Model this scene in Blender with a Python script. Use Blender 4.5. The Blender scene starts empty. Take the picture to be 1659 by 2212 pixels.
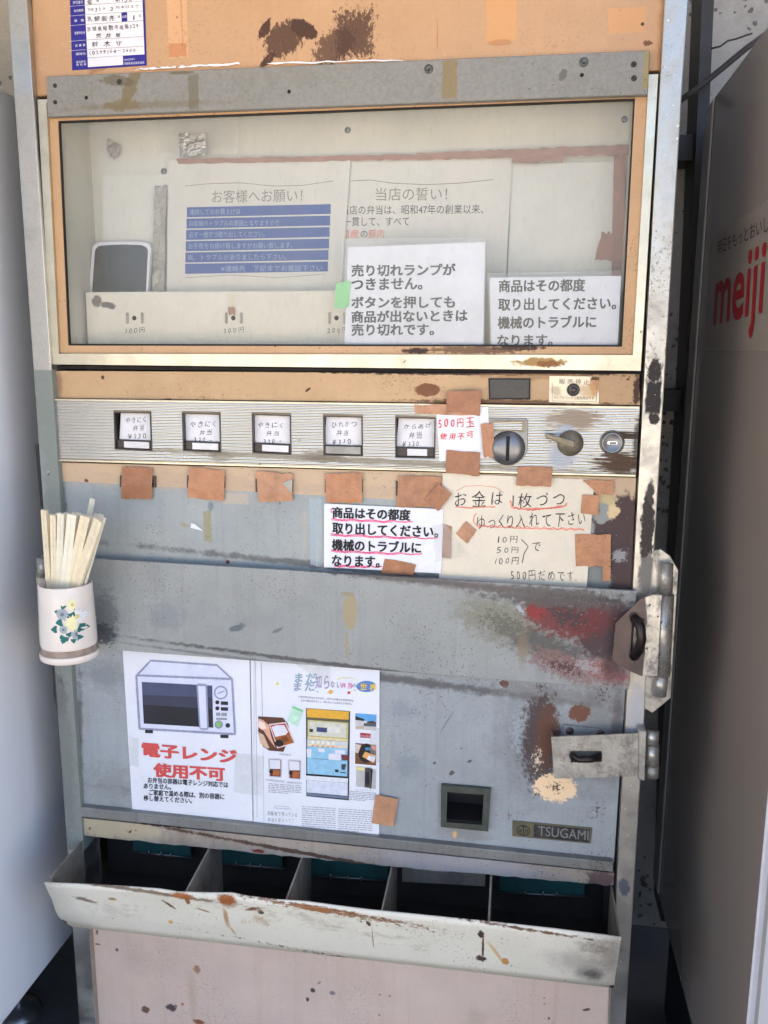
import bpy, bmesh, math, random
from mathutils import Vector, Matrix, noise
random.seed(7)
SC = bpy.context.scene
COL = SC.collection
rad = math.radians

# ---------------------------------------------------------------- camera
YAW, PITCH, ROLL = 0.155719, -0.181589, -0.005137
CAM = Vector((0.0, -1.22, 1.30))
FPX, IW, IH = 1835.0, 1659.0, 2212.0           # traced in a 1659 x 2212 view of the photograph
R = (Matrix.Rotation(YAW, 3, 'Z') @ Matrix.Rotation(PITCH, 3, 'X') @ Matrix.Rotation(ROLL, 3, 'Y'))
cam = bpy.data.cameras.new('camera')
camo = bpy.data.objects.new('camera', cam)
COL.objects.link(camo)
cam.sensor_fit = 'VERTICAL'
cam.sensor_height = 24.0
cam.lens = 24.0 * FPX / IH
cam.clip_start = 0.02
cam.clip_end = 400
camo.matrix_world = Matrix.Translation(CAM) @ Matrix((
    (R[0][0], R[0][2], -R[0][1]), (R[1][0], R[1][2], -R[1][1]), (R[2][0], R[2][2], -R[2][1]))).to_4x4()
SC.camera = camo

# ---------------------------------------------------------------- light
SUN_EL, SUN_AZ = rad(58), rad(-25)               # sun stands behind the shed (+Y), a little to the left
w = bpy.data.worlds.new('World')
SC.world = w
w.use_nodes = True
wn = w.node_tree
bg = wn.nodes['Background']
sky = wn.nodes.new('ShaderNodeTexSky')
sky.sky_type = 'NISHITA'
sky.sun_disc = False
sky.sun_elevation = SUN_EL
sky.sun_rotation = SUN_AZ
sky.air_density = 0.7
sky.dust_density = 4.0
sky.ozone_density = 0.6
wn.links.new(sky.outputs[0], bg.inputs[0])
bg.inputs[1].default_value = 0.135
sl = bpy.data.lights.new('sun', 'SUN')
sl.energy = 4.5
sl.angle = rad(0.5)
sl.color = (1.0, 0.93, 0.83)
so = bpy.data.objects.new('sun', sl)
COL.objects.link(so)
sd = Vector((math.sin(SUN_AZ) * math.cos(SUN_EL), math.cos(SUN_AZ) * math.cos(SUN_EL), math.sin(SUN_EL)))
so.rotation_euler = sd.to_track_quat('Z', 'Y').to_euler()
so.location = (1, 3, 6)
vs = SC.view_settings
vs.view_transform = 'Standard'
vs.look = 'None'
vs.gamma = 1
vs.exposure = 2.6
vs.use_curve_mapping = False
SC.cycles.use_denoising = True
SC.cycles.max_bounces = 10
SC.cycles.transparent_max_bounces = 12

# ---------------------------------------------------------------- projection helpers
def ray(px, py):
    return R @ Vector(((px - IW / 2) / FPX, 1.0, -(py - IH / 2) / FPX))
def P(px, py, Y=0.0):
    d = ray(px, py)
    return CAM + d * ((Y - CAM.y) / d.y)
def PX(px, py, X):
    d = ray(px, py)
    return CAM + d * ((X - CAM.x) / d.x)
def on(px, py, pl):
    return PX(px, py, pl[1]) if isinstance(pl, tuple) else P(px, py, pl)

def lin(c):
    def f(v):
        v = v / 255.0
        return v / 12.92 if v <= 0.04045 else ((v + 0.055) / 1.055) ** 2.4
    return (f(c[0]), f(c[1]), f(c[2]), 1.0)

# ---------------------------------------------------------------- object helpers
def empty(name, loc, label=None, cat=None, group=None):
    o = bpy.data.objects.new(name, None)
    o.empty_display_size = 0.05
    COL.objects.link(o)
    o.location = loc
    return tag(o, label, cat, group)
def tag(o, label=None, cat=None, group=None, kind=None):
    if label: o['label'] = label
    if cat: o['category'] = cat
    if group: o['group'] = group
    if kind: o['kind'] = kind
    return o
ROOT = empty('vending_machine', (-0.27, 0.25, 0.0),
             'old salmon and blue-grey boxed-meal vending machine with worn paint and a steel lock bar', 'vending machine')
ROOT_LOC = Vector((-0.27, 0.25, 0.0))

class MB:
    """collects faces in world space, then links them as ONE mesh object"""
    def __init__(s, disp=None):
        s.bm = bmesh.new(); s.mats = []; s.disp = disp or (lambda x, z: 0.0)
    def mi(s, m):
        if m not in s.mats: s.mats.append(m)
        return s.mats.index(m)
    def face(s, vs, m, smooth=False):
        try:
            f = s.bm.faces.new(vs)
        except ValueError:
            return None
        f.material_index = s.mi(m); f.smooth = smooth
        return f
    def poly(s, pts, m, toward=None):
        vv = [s.bm.verts.new(p) for p in pts]
        f = s.face(vv, m)
        f.normal_update()
        t = toward or Vector((0, -1, 0))
        if f.normal.dot(t) < 0: f.normal_flip()
        return f
    def decal(s, pxs, Y, m, lift=0.0005):
        """flat printed patch on a sheet"""
        pts = []
        for a in pxs:
            p = on(a[0], a[1], Y)
            if isinstance(Y, tuple): p.x -= lift
            else: p.y += s.disp(p.x, p.z) - lift
            pts.append(p)
        return s.poly(pts, m, Vector((-1, 0, 0)) if isinstance(Y, tuple) else None)
    def prism(s, front, dv, m, bevel=0.0, seg=1):
        """closed solid: polygon 'front' swept by vector dv"""
        b = bmesh.new()
        a = [b.verts.new(p) for p in front]
        c = [b.verts.new(p + dv) for p in front]
        n = len(a)
        b.faces.new(a); b.faces.new(list(reversed(c)))
        for i in range(n):
            j = (i + 1) % n
            b.faces.new((a[j], a[i], c[i], c[j]))
        bmesh.ops.recalc_face_normals(b, faces=b.faces[:])
        if bevel:
            bmesh.ops.bevel(b, geom=b.edges[:], offset=bevel, segments=seg, profile=0.6, affect='EDGES', clamp_overlap=True)
        s.merge(b, m)
    def merge(s, b, m, smooth=False):
        k = s.mi(m); mp = {}
        for v in b.verts: mp[v] = s.bm.verts.new(v.co)
        for f in b.faces:
            try: g = s.bm.faces.new([mp[v] for v in f.verts])
            except ValueError: continue
            g.material_index = k; g.smooth = smooth
        b.free()
    def slab(s, pxs, Y, th, m, bevel=0.0, seg=1):
        s.prism([P(a[0], a[1], Y) for a in pxs], Vector((0, th, 0)), m, bevel, seg)
    def box(s, lo, hi, m, bevel=0.0, seg=1):
        x0, y0, z0 = lo; x1, y1, z1 = hi
        s.prism([Vector((x0, y0, z0)), Vector((x1, y0, z0)), Vector((x1, y0, z1)), Vector((x0, y0, z1))], Vector((0, y1 - y0, 0)), m, bevel, seg)
    def ring(s, outer, inner, Y, th, m, px=True, thin=None):
        """flat frame with a hole, with thickness"""
        o = [P(a[0], a[1], Y) for a in outer] if px else outer
        i = [P(a[0], a[1], Y) for a in inner] if px else inner
        dv = Vector((0, th, 0)); b = bmesh.new(); n = len(o)
        of = [b.verts.new(p) for p in o]; inf = [b.verts.new(p) for p in i]
        ob = [b.verts.new(p + dv) for p in o]; ib = [b.verts.new(p + dv) for p in i]
        for k in range(n):
            j = (k + 1) % n
            b.faces.new((of[k], of[j], inf[j], inf[k])); b.faces.new((ob[j], ob[k], ib[k], ib[j]))
            b.faces.new((of[j], of[k], ob[k], ob[j])); b.faces.new((inf[k], inf[j], ib[j], ib[k]))
        bmesh.ops.recalc_face_normals(b, faces=b.faces[:])
        s.merge(b, m)
    def tube(s, pts, r, m, seg=10, cap=True):
        pts = [Vector(p) for p in pts]; b = bmesh.new(); rings = []
        for i, p in enumerate(pts):
            t = (pts[min(i + 1, len(pts) - 1)] - pts[max(i - 1, 0)]).normalized()
            u = t.orthogonal().normalized() if i == 0 else (u - t * u.dot(t)).normalized()
            v = t.cross(u); rr = r[i] if isinstance(r, (list, tuple)) else r
            rings.append([b.verts.new(p + (u * math.cos(2 * math.pi * k / seg) + v * math.sin(2 * math.pi * k / seg)) * rr) for k in range(seg)])
        for a, c in zip(rings, rings[1:]):
            for k in range(seg): b.faces.new((a[k], a[(k + 1) % seg], c[(k + 1) % seg], c[k]))
        if cap: b.faces.new(rings[0]); b.faces.new(list(reversed(rings[-1])))
        bmesh.ops.recalc_face_normals(b, faces=b.faces[:])
        s.merge(b, m, True)
    def lathe(s, c, axis, prof, m, seg=32, scale=(1, 1), arc=None):
        """prof: list of (radius, height along axis)"""
        c = Vector(c); ax = Vector(axis).normalized(); u = ax.orthogonal().normalized(); v = ax.cross(u)
        b = bmesh.new(); rings = []
        for r_, h in prof:
            if r_ < 1e-6: rings.append([b.verts.new(c + ax * h)])
            else: rings.append([b.verts.new(c + ax * h + (u * math.cos(2 * math.pi * k / seg) + v * math.sin(2 * math.pi * k / seg)) * r_) for k in range(seg)])
        for a, d in zip(rings, rings[1:]):
            for k in range(seg):
                j = (k + 1) % seg
                if len(a) == 1 and len(d) == 1: continue
                if len(a) == 1: b.faces.new((a[0], d[k], d[j]))
                elif len(d) == 1: b.faces.new((a[j], a[k], d[0]))
                else: b.faces.new((a[k], a[j], d[j], d[k]))
        bmesh.ops.recalc_face_normals(b, faces=b.faces[:])
        s.merge(b, m, True)
    def sheet(s, q, Y, m, nx=8, ny=8, rag=0.0, seed=0):
        """bilinear grid of four traced corners TL TR BR BL, following s.disp; rag = torn edge size in m"""
        rnd = random.Random(seed)
        TL, TR, BR, BL = [on(a[0], a[1], Y) for a in q]
        rows = []
        for j in range(ny + 1):
            v = j / ny; row = []
            for i in range(nx + 1):
                u = i / nx
                p = (TL * (1 - u) + TR * u) * (1 - v) + (BL * (1 - u) + BR * u) * v
                if rag and (j in (0, ny)): p.z += rnd.uniform(-rag, rag)
                if rag and (i in (0, nx)): p.x += rnd.uniform(-rag, rag) * 0.25
                if not isinstance(Y, tuple): p.y += s.disp(p.x, p.z)
                row.append(s.bm.verts.new(p))
            rows.append(row)
        for a, c in zip(rows, rows[1:]):
            for i in range(nx):
                s.face((a[i], c[i], c[i + 1], a[i + 1]), m, True)
    def ribbon(s, pxs, wpx, Y, m, lift=0.0005, jit=0.0, seed=1, taper=False):
        """pen stroke"""
        rnd = random.Random(seed); pts = []
        for k, (a, c) in enumerate(zip(pxs, pxs[1:])):
            n = max(1, int(math.hypot(c[0] - a[0], c[1] - a[1]) / 4))
            for i in range(n):
                t = i / n
                pts.append((a[0] + (c[0] - a[0]) * t + rnd.uniform(-jit, jit), a[1] + (c[1] - a[1]) * t + rnd.uniform(-jit, jit)))
        pts.append(pxs[-1])
        prev = None
        for i, p in enumerate(pts):
            q0 = pts[max(0, i - 1)]; q1 = pts[min(len(pts) - 1, i + 1)]
            dx, dy = q1[0] - q0[0], q1[1] - q0[1]; L = math.hypot(dx, dy) or 1
            ww = wpx * (1 - 0.8 * i / len(pts) if taper else rnd.uniform(0.85, 1.15)) / 2
            cur = []
            for sg in (-1, 1):
                w_ = on(p[0] - dy / L * ww * sg, p[1] + dx / L * ww * sg, Y)
                if isinstance(Y, tuple): w_.x -= lift
                else: w_.y += s.disp(w_.x, w_.z) - lift
                cur.append(s.bm.verts.new(w_))
            if prev: s.face((prev[0], prev[1], cur[1], cur[0]), m)
            prev = cur
    def text(s, body, TL, BL, BR, Y, m, off=0.0, hand=0.0, seed=3, lift=0.0005):
        """lettering fitted to the traced box TL BL BR"""
        if off > 0.003:                     # heavy face: overlaid copies of the thin face, each a hair above the last
            A, B, C_ = Vector(BL), Vector(BR), Vector(TL); n_ = max(1, len(body)); ex = (B - A) / n_; ey = (C_ - A); d = off
            for k, (i, j) in enumerate(((0, 0), (-1, -1), (1, -1), (-1, 1), (1, 1), (1, 0), (-1, 0)) if off > 0.012 else ((-0.7, 0), (0.7, 0), (0, 0.8))):
                o = ex * (d * i) + ey * (d * 0.8 * j)
                s.text(body, tuple(C_ + o), tuple(A + o), tuple(B + o), Y, m, 0.0, hand, seed, lift + 0.00003 * k)
            return
        V, F = glyphs(body, off, hand, seed)
        if not V: return
        x0 = min(v[0] for v in V); x1 = max(v[0] for v in V); y0 = min(v[1] for v in V); y1 = max(v[1] for v in V)
        A = on(*BL, Y); B = on(*BR, Y); C_ = on(*TL, Y)
        vv = []
        for v in V:
            p = A + (B - A) * ((v[0] - x0) / (x1 - x0)) + (C_ - A) * ((v[1] - y0) / (y1 - y0))
            if isinstance(Y, tuple): p.x -= lift
            else: p.y += s.disp(p.x, p.z) - lift
            vv.append(s.bm.verts.new(p))
        for f in F: s.face([vv[i] for i in f], m)
    def build(s, name, parent=None, label=None, cat=None, group=None, kind=None):
        me = bpy.data.meshes.new(name)
        if parent is None:
            co = [v.co for v in s.bm.verts]
            org = Vector(((min(c.x for c in co) + max(c.x for c in co)) / 2, (min(c.y for c in co) + max(c.y for c in co)) / 2, min(c.z for c in co)))
        else:
            org = Vector((0, 0, 0)); q = parent
            while q: org += q.location; q = q.parent
        for v in s.bm.verts: v.co -= org
        s.bm.to_mesh(me); s.bm.free()
        for m in s.mats: me.materials.append(m)
        o = bpy.data.objects.new(name, me)
        COL.objects.link(o)
        if parent is None: o.location = org
        else: o.parent = parent
        return tag(o, label, cat, group, kind)

_gc = {}
def _glyph_mesh(body, off):
    k = (body, off)
    if k not in _gc:
        c = bpy.data.curves.new('lettering', 'FONT'); c.body = body; c.offset = off; c.resolution_u = 3
        o = bpy.data.objects.new('lettering', c); COL.objects.link(o)
        dg = bpy.context.evaluated_depsgraph_get()
        me = bpy.data.meshes.new_from_object(o.evaluated_get(dg))
        _gc[k] = ([(v.co.x, v.co.y) for v in me.vertices], [tuple(p.vertices) for p in me.polygons])
        bpy.data.objects.remove(o); bpy.data.curves.remove(c); bpy.data.meshes.remove(me)
    return _gc[k]
def glyphs(body, off, hand, seed):
    if not hand: return _glyph_mesh(body, off)
    rnd = random.Random(seed * 77 + len(body)); V = []; F = []; x = 0.0
    for ch in body:
        if ch == ' ':
            x += 0.45; continue
        gv, gf = _glyph_mesh(ch, off)
        if not gv: continue
        a = rnd.uniform(-1, 1) * 0.16 * hand + 0.03; sc = 1 + rnd.uniform(-1, 1) * 0.14 * hand; sh = rnd.uniform(0.0, 0.25) * hand
        sx = 1 + rnd.uniform(-1, 1) * 0.12 * hand; dy = rnd.uniform(-1, 1) * 0.07 * hand
        gx0 = min(v[0] for v in gv); gx1 = max(v[0] for v in gv); cy = 0.36; b0 = len(V); s2 = rnd.uniform(0, 99)
        for vx, vy in gv:
            ux, uy = (vx - gx0) * sx, vy - cy
            ux += uy * sh
            nx = noise.noise(Vector((ux * 3.2 + s2, uy * 3.2, 0))) * 0.09 * hand; ny = noise.noise(Vector((ux * 3.2, uy * 3.2 + s2, 7))) * 0.09 * hand
            ux += nx; uy += ny
            V.append((x + (ux * math.cos(a) - uy * math.sin(a)) * sc, cy + dy + (ux * math.sin(a) + uy * math.cos(a)) * sc))
        F += [tuple(i + b0 for i in f) for f in gf]
        x += (gx1 - gx0) * sx * sc + 0.36
    return V, F

# ---------------------------------------------------------------- materials
def stain_group():
    g = bpy.data.node_groups.new('stain_mask', 'ShaderNodeTree')
    for n, t in (('Vector', 'NodeSocketVector'), ('Center', 'NodeSocketVector'), ('AxisU', 'NodeSocketVector'), ('AxisV', 'NodeSocketVector'),
                 ('NScale', 'NodeSocketVector'), ('Amp', 'NodeSocketFloat'), ('Edge', 'NodeSocketFloat'), ('Box', 'NodeSocketFloat'), ('Strength', 'NodeSocketFloat'), ('Bias', 'NodeSocketFloat')):
        g.interface.new_socket(n, in_out='INPUT', socket_type=t)
    g.interface.new_socket('Mask', in_out='OUTPUT', socket_type='NodeSocketFloat')
    gi = g.nodes.new('NodeGroupInput'); go = g.nodes.new('NodeGroupOutput')
    L = g.links.new
    def vm(op, a, b):
        n = g.nodes.new('ShaderNodeVectorMath'); n.operation = op; L(a, n.inputs[0]); L(b, n.inputs[1]); return n.outputs['Value'] if op == 'DOT_PRODUCT' else n.outputs[0]
    def m(op, a, b=None, clamp=False):
        n = g.nodes.new('ShaderNodeMath'); n.operation = op; n.use_clamp = clamp
        for i, v in enumerate((a, b)):
            if v is None: continue
            if isinstance(v, (int, float)): n.inputs[i].default_value = v
            else: L(v, n.inputs[i])
        return n.outputs[0]
    d = vm('SUBTRACT', gi.outputs['Vector'], gi.outputs['Center'])
    u = vm('DOT_PRODUCT', d, gi.outputs['AxisU']); v = vm('DOT_PRODUCT', d, gi.outputs['AxisV'])
    circ = m('SQRT', m('ADD', m('MULTIPLY', u, u), m('MULTIPLY', v, v)))
    bx = m('MAXIMUM', m('ABSOLUTE', u), m('ABSOLUTE', v))
    dist = m('ADD', m('MULTIPLY', bx, gi.outputs['Box']), m('MULTIPLY', circ, m('SUBTRACT', 1.0, gi.outputs['Box'])))
    nz = g.nodes.new('ShaderNodeTexNoise'); nz.inputs['Scale'].default_value = 1.0; nz.inputs['Detail'].default_value = 7; nz.inputs['Roughness'].default_value = 0.76
    L(vm('MULTIPLY', gi.outputs['Vector'], gi.outputs['NScale']), nz.inputs['Vector'])
    t = m('ADD', m('SUBTRACT', m('SUBTRACT', 1.0, gi.outputs['Bias']), dist), m('MULTIPLY', m('MULTIPLY', m('SUBTRACT', nz.outputs[0], 0.5), gi.outputs['Amp']), 3.0))
    L(m('MULTIPLY', m('DIVIDE', t, gi.outputs['Edge'], True), gi.outputs['Strength']), go.inputs[0])
    return g
STAIN = stain_group()

class NB:
    def __init__(s, name, obj=None):
        s.mat = bpy.data.materials.new(name); s.mat.use_nodes = True; s.nt = s.mat.node_tree
        s.bsdf = s.nt.nodes['Principled BSDF']; s.out = s.nt.nodes['Material Output']
        tc = s.nt.nodes.new('ShaderNodeTexCoord'); s.rooted = obj is not None
        if obj: tc.object = obj
        s.vec = tc.outputs['Object']
    def L(s, a, b): s.nt.links.new(a, b)
    def put(s, sock, v):
        if hasattr(v, 'is_linked') or hasattr(v, 'links'): s.L(v, sock)
        else: sock.default_value = v
    def m(s, op, a, b=0.0, clamp=False):
        n = s.nt.nodes.new('ShaderNodeMath'); n.operation = op; n.use_clamp = clamp
        s.put(n.inputs[0], a); s.put(n.inputs[1], b); return n.outputs[0]
    def mix(s, f, a, b):
        n = s.nt.nodes.new('ShaderNodeMix'); n.data_type = 'RGBA'
        s.put(n.inputs[0], f); s.put(n.inputs[6], a); s.put(n.inputs[7], b); return n.outputs[2]
    def fmix(s, f, a, b):
        n = s.nt.nodes.new('ShaderNodeMix'); s.put(n.inputs[0], f); s.put(n.inputs[2], a); s.put(n.inputs[3], b); return n.outputs[0]
    def scaled(s, sc):
        n = s.nt.nodes.new('ShaderNodeVectorMath'); n.operation = 'MULTIPLY'; s.L(s.vec, n.inputs[0]); n.inputs[1].default_value = sc; return n.outputs[0]
    def noise(s, sc, detail=5, rough=0.6):
        n = s.nt.nodes.new('ShaderNodeTexNoise'); n.inputs['Scale'].default_value = 1.0; n.inputs['Detail'].default_value = detail; n.inputs['Roughness'].default_value = rough
        s.L(s.scaled(sc if isinstance(sc, tuple) else (sc, sc, sc)), n.inputs['Vector']); return n.outputs[0]
    def rng(s, v, a, b, c=0.0, d=1.0):
        n = s.nt.nodes.new('ShaderNodeMapRange'); s.put(n.inputs[0], v)
        for i, x in enumerate((a, b, c, d)): n.inputs[i + 1].default_value = x
        return n.outputs[0]
    def specks(s, scale, thr, dens=None, sx=1.0, sz=1.0):
        n = s.nt.nodes.new('ShaderNodeTexVoronoi'); n.inputs['Scale'].default_value = 1.0
        nz = s.noise(scale * 1.7, 3); a = s.nt.nodes.new('ShaderNodeVectorMath'); a.operation = 'ADD'
        s.L(s.scaled((scale * sx, scale * 0.02, scale * sz)), a.inputs[0])
        cv = s.nt.nodes.new('ShaderNodeCombineXYZ'); k = s.m('MULTIPLY', s.m('SUBTRACT', nz, 0.5), 0.9); s.L(k, cv.inputs[0]); s.L(k, cv.inputs[2])
        s.L(cv.outputs[0], a.inputs[1]); s.L(a.outputs[0], n.inputs['Vector'])
        sp = s.nt.nodes.new('ShaderNodeSeparateColor'); s.L(n.outputs['Color'], sp.inputs[0])
        p = s.m('POWER', sp.outputs[0], 9.0)
        t = s.m('MULTIPLY', p, thr * 0.62)
        if dens is not None: t = s.m('MULTIPLY', t, dens)
        return s.m('MULTIPLY', s.m('SUBTRACT', t, n.outputs['Distance']), 14.0, True)
    def stain(s, px, py, rx, ry, rot=0.0, amp=0.4, edge=0.3, n=(60, 60), box=0.0, k=1.0, Y=0.0, b=0.0):
        c = P(px, py, Y) - (ROOT_LOC if s.rooted else Vector((0, 0, 0)))
        wx = (P(px + 5, py, Y) - P(px - 5, py, Y)).length / 10; wz = (P(px, py + 5, Y) - P(px, py - 5, Y)).length / 10
        RX, RZ = rx * wx, ry * wz
        g = s.nt.nodes.new('ShaderNodeGroup'); g.node_tree = STAIN; s.L(s.vec, g.inputs[0])
        ca, sa = math.cos(rot), math.sin(rot)
        for i, v in enumerate((c, (ca / RX, 0, -sa / RX), (sa / RZ, 0, ca / RZ), (n[0], 0.01, n[1]), amp, edge, box, k, b)):
            g.inputs[i + 1].default_value = v
        return g.outputs[0]

def aged(name, base, rough=0.5, metal=0.0, stains=(), mottle=0.12, mscale=9, streak=0.0, grime=0.0, grime_col=(96, 84, 70), speck=None,
         bump=0.0, bscale=200, root=True, spec=0.5, ribs=None, grime_sc=5, coat=0.0, grit=0.0, grit_col=(84, 76, 70), stain_rough=0.7):
    b = NB(name, ROOT if root else None)
    base = lin(base)
    n1 = b.noise(mscale, 6, 0.65)
    dark = tuple(c * (1 - mottle * 1.6) for c in base[:3]) + (1,)
    light = tuple(min(1, c * (1 + mottle)) for c in base[:3]) + (1,)
    col = b.mix(b.rng(n1, 0.3, 0.7), dark, light)
    fine = b.noise(230, 3, 0.6)
    col = b.mix(b.m('MULTIPLY', b.rng(fine, 0.52, 0.75), 0.13), col, lin(grime_col))
    dirt = 0.0
    if streak:
        st = b.noise((75, 42, 2.6), 6, 0.7)
        k = b.m('MULTIPLY', b.rng(st, 0.5, 0.72), streak)
        col = b.mix(k, col, lin(grime_col)); dirt = b.m('MAXIMUM', k, dirt)
    if grime:
        gn = b.noise(grime_sc, 8, 0.72)
        k = b.m('MULTIPLY', b.rng(gn, 0.48, 0.7), grime)
        col = b.mix(k, col, lin(grime_col)); dirt = b.m('MAXIMUM', k, dirt)
    for st in stains:
        c = st[4]; kw = st[5] if len(st) > 5 else {}
        mk = b.stain(st[0], st[1], st[2], st[3], **kw)
        col = b.mix(mk, col, lin(c)); dirt = b.m('MAXIMUM', mk, dirt)
    if speck:
        for (sc, thr, c) in speck:
            mk = b.specks(sc, thr, b.rng(b.noise(5, 3), 0.40, 0.66, 0.15, 1.1))
            col = b.mix(mk, col, lin(c)); dirt = b.m('MAXIMUM', mk, dirt)
    if grit:
        hn = b.noise(330, 2, 0.5); lo = b.noise(6, 4, 0.65)
        mk = b.m('MULTIPLY', b.rng(b.m('ADD', hn, b.m('MULTIPLY', lo, 0.75)), 1.07, 1.10), grit)
        col = b.mix(mk, col, lin(grit_col)); dirt = b.m('MAXIMUM', mk, dirt)
        mk = b.m('MULTIPLY', b.rng(b.m('ADD', hn, b.m('MULTIPLY', lo, 0.25)), 0.40, 0.375), grit * 0.5)
        col = b.mix(mk, col, (0.85, 0.84, 0.80, 1))
    b.L(col, b.bsdf.inputs['Base Color'])
    rn = b.rng(b.noise(mscale * 3, 5), 0.25, 0.75, rough * 0.8, min(1, rough * 1.25))
    b.L(b.fmix(dirt, rn, stain_rough), b.bsdf.inputs['Roughness'])
    if metal: b.L(b.m('MULTIPLY', b.m('SUBTRACT', 1.0, dirt), metal), b.bsdf.inputs['Metallic'])
    b.bsdf.inputs['Specular IOR Level'].default_value = spec
    if coat: b.bsdf.inputs['Coat Weight'].default_value = coat; b.bsdf.inputs['Coat Roughness'].default_value = 0.12
    h = None
    if ribs:
        period, slope = ribs
        sp = b.nt.nodes.new('ShaderNodeSeparateXYZ'); b.L(b.vec, sp.inputs[0])
        z = b.m('ADD', sp.outputs[2], b.m('MULTIPLY', sp.outputs[0], slope))
        h = b.m('MULTIPLY', b.m('SINE', b.m('MULTIPLY', z, 2 * math.pi / period)), 0.5)
    if bump:
        hn = b.m('MULTIPLY', b.noise(bscale, 4, 0.6), bump)
        h = hn if h is None else b.m('ADD', h, hn)
    hd = b.m('MULTIPLY', dirt, -0.25) if dirt != 0.0 else None
    if hd is not None: h = hd if h is None else b.m('ADD', h, hd)
    if h is not None:
        bn = b.nt.nodes.new('ShaderNodeBump'); bn.inputs['Strength'].default_value = 0.55 if ribs else 0.4
        bn.inputs['Distance'].default_value = 0.0009 if ribs else 0.0012
        b.L(h, bn.inputs['Height']); b.L(bn.outputs[0], b.bsdf.inputs['Normal'])
    return b.mat

def plain(name, c, rough=0.6, metal=0.0, mottle=0.06, mscale=30, spec=0.4, bump=0.0, bscale=120, alpha=None, coat=0.0, trans=0.0):
    b = NB(name); base = lin(c)
    n1 = b.noise(mscale, 5)
    col = b.mix(b.rng(n1, 0.3, 0.7), tuple(x * (1 - mottle * 1.5) for x in base[:3]) + (1,), tuple(min(1, x * (1 + mottle)) for x in base[:3]) + (1,))
    b.L(col, b.bsdf.inputs['Base Color'])
    b.bsdf.inputs['Roughness'].default_value = rough; b.bsdf.inputs['Metallic'].default_value = metal
    b.bsdf.inputs['Specular IOR Level'].default_value = spec
    if coat: b.bsdf.inputs['Coat Weight'].default_value = coat; b.bsdf.inputs['Coat Roughness'].default_value = 0.08
    if alpha is not None: b.bsdf.inputs['Alpha'].default_value = alpha
    if bump:
        bn = b.nt.nodes.new('ShaderNodeBump'); bn.inputs['Strength'].default_value = 0.5; bn.inputs['Distance'].default_value = bump
        b.L(b.noise(bscale, 5, 0.6), bn.inputs['Height']); b.L(bn.outputs[0], b.bsdf.inputs['Normal'])
    return b.mat

def glass_mat():
    b = NB('dusty_glass', ROOT); nt = b.nt
    tr = nt.nodes.new('ShaderNodeBsdfTransparent'); gl = nt.nodes.new('ShaderNodeBsdfGlossy'); gl.inputs['Roughness'].default_value = 0.04
    df = nt.nodes.new('ShaderNodeBsdfDiffuse'); df.inputs['Color'].default_value = lin((190, 190, 178))
    lw = nt.nodes.new('ShaderNodeFresnel'); lw.inputs[0].default_value = 1.28
    m1 = nt.nodes.new('ShaderNodeMixShader'); b.L(lw.outputs[0], m1.inputs[0]); b.L(tr.outputs[0], m1.inputs[1]); b.L(gl.outputs[0], m1.inputs[2])
    dust = b.rng(b.noise((6, 6, 4), 6, 0.65), 0.3, 0.75, 0.05, 0.11)
    fine = b.m('MULTIPLY', b.rng(b.noise((160, 160, 60), 4), 0.55, 0.8), 0.06)
    m2 = nt.nodes.new('ShaderNodeMixShader'); b.L(b.m('ADD', dust, fine), m2.inputs[0]); b.L(m1.outputs[0], m2.inputs[1]); b.L(df.outputs[0], m2.inputs[2])
    b.L(m2.outputs[0], b.out.inputs[0])
    return b.mat
def film_mat(name, c, alpha, rough=0.15, bsc=45, bst=0.7):
    b = NB(name); nt = b.nt
    tr = nt.nodes.new('ShaderNodeBsdfTransparent'); gl = nt.nodes.new('ShaderNodeBsdfPrincipled')
    gl.inputs['Base Color'].default_value = lin(c); gl.inputs['Roughness'].default_value = rough
    bn = nt.nodes.new('ShaderNodeBump'); bn.inputs['Strength'].default_value = bst; bn.inputs['Distance'].default_value = 0.004
    b.L(b.noise(bsc, 3), bn.inputs['Height']); b.L(bn.outputs[0], gl.inputs['Normal'])
    m = nt.nodes.new('ShaderNodeMixShader'); b.L(b.rng(b.noise(18, 4), 0.3, 0.8, alpha * 0.6, alpha * 1.6), m.inputs[0])
    b.L(tr.outputs[0], m.inputs[1]); b.L(gl.outputs[0], m.inputs[2]); b.L(m.outputs[0], b.out.inputs[0])
    return b.mat

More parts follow.
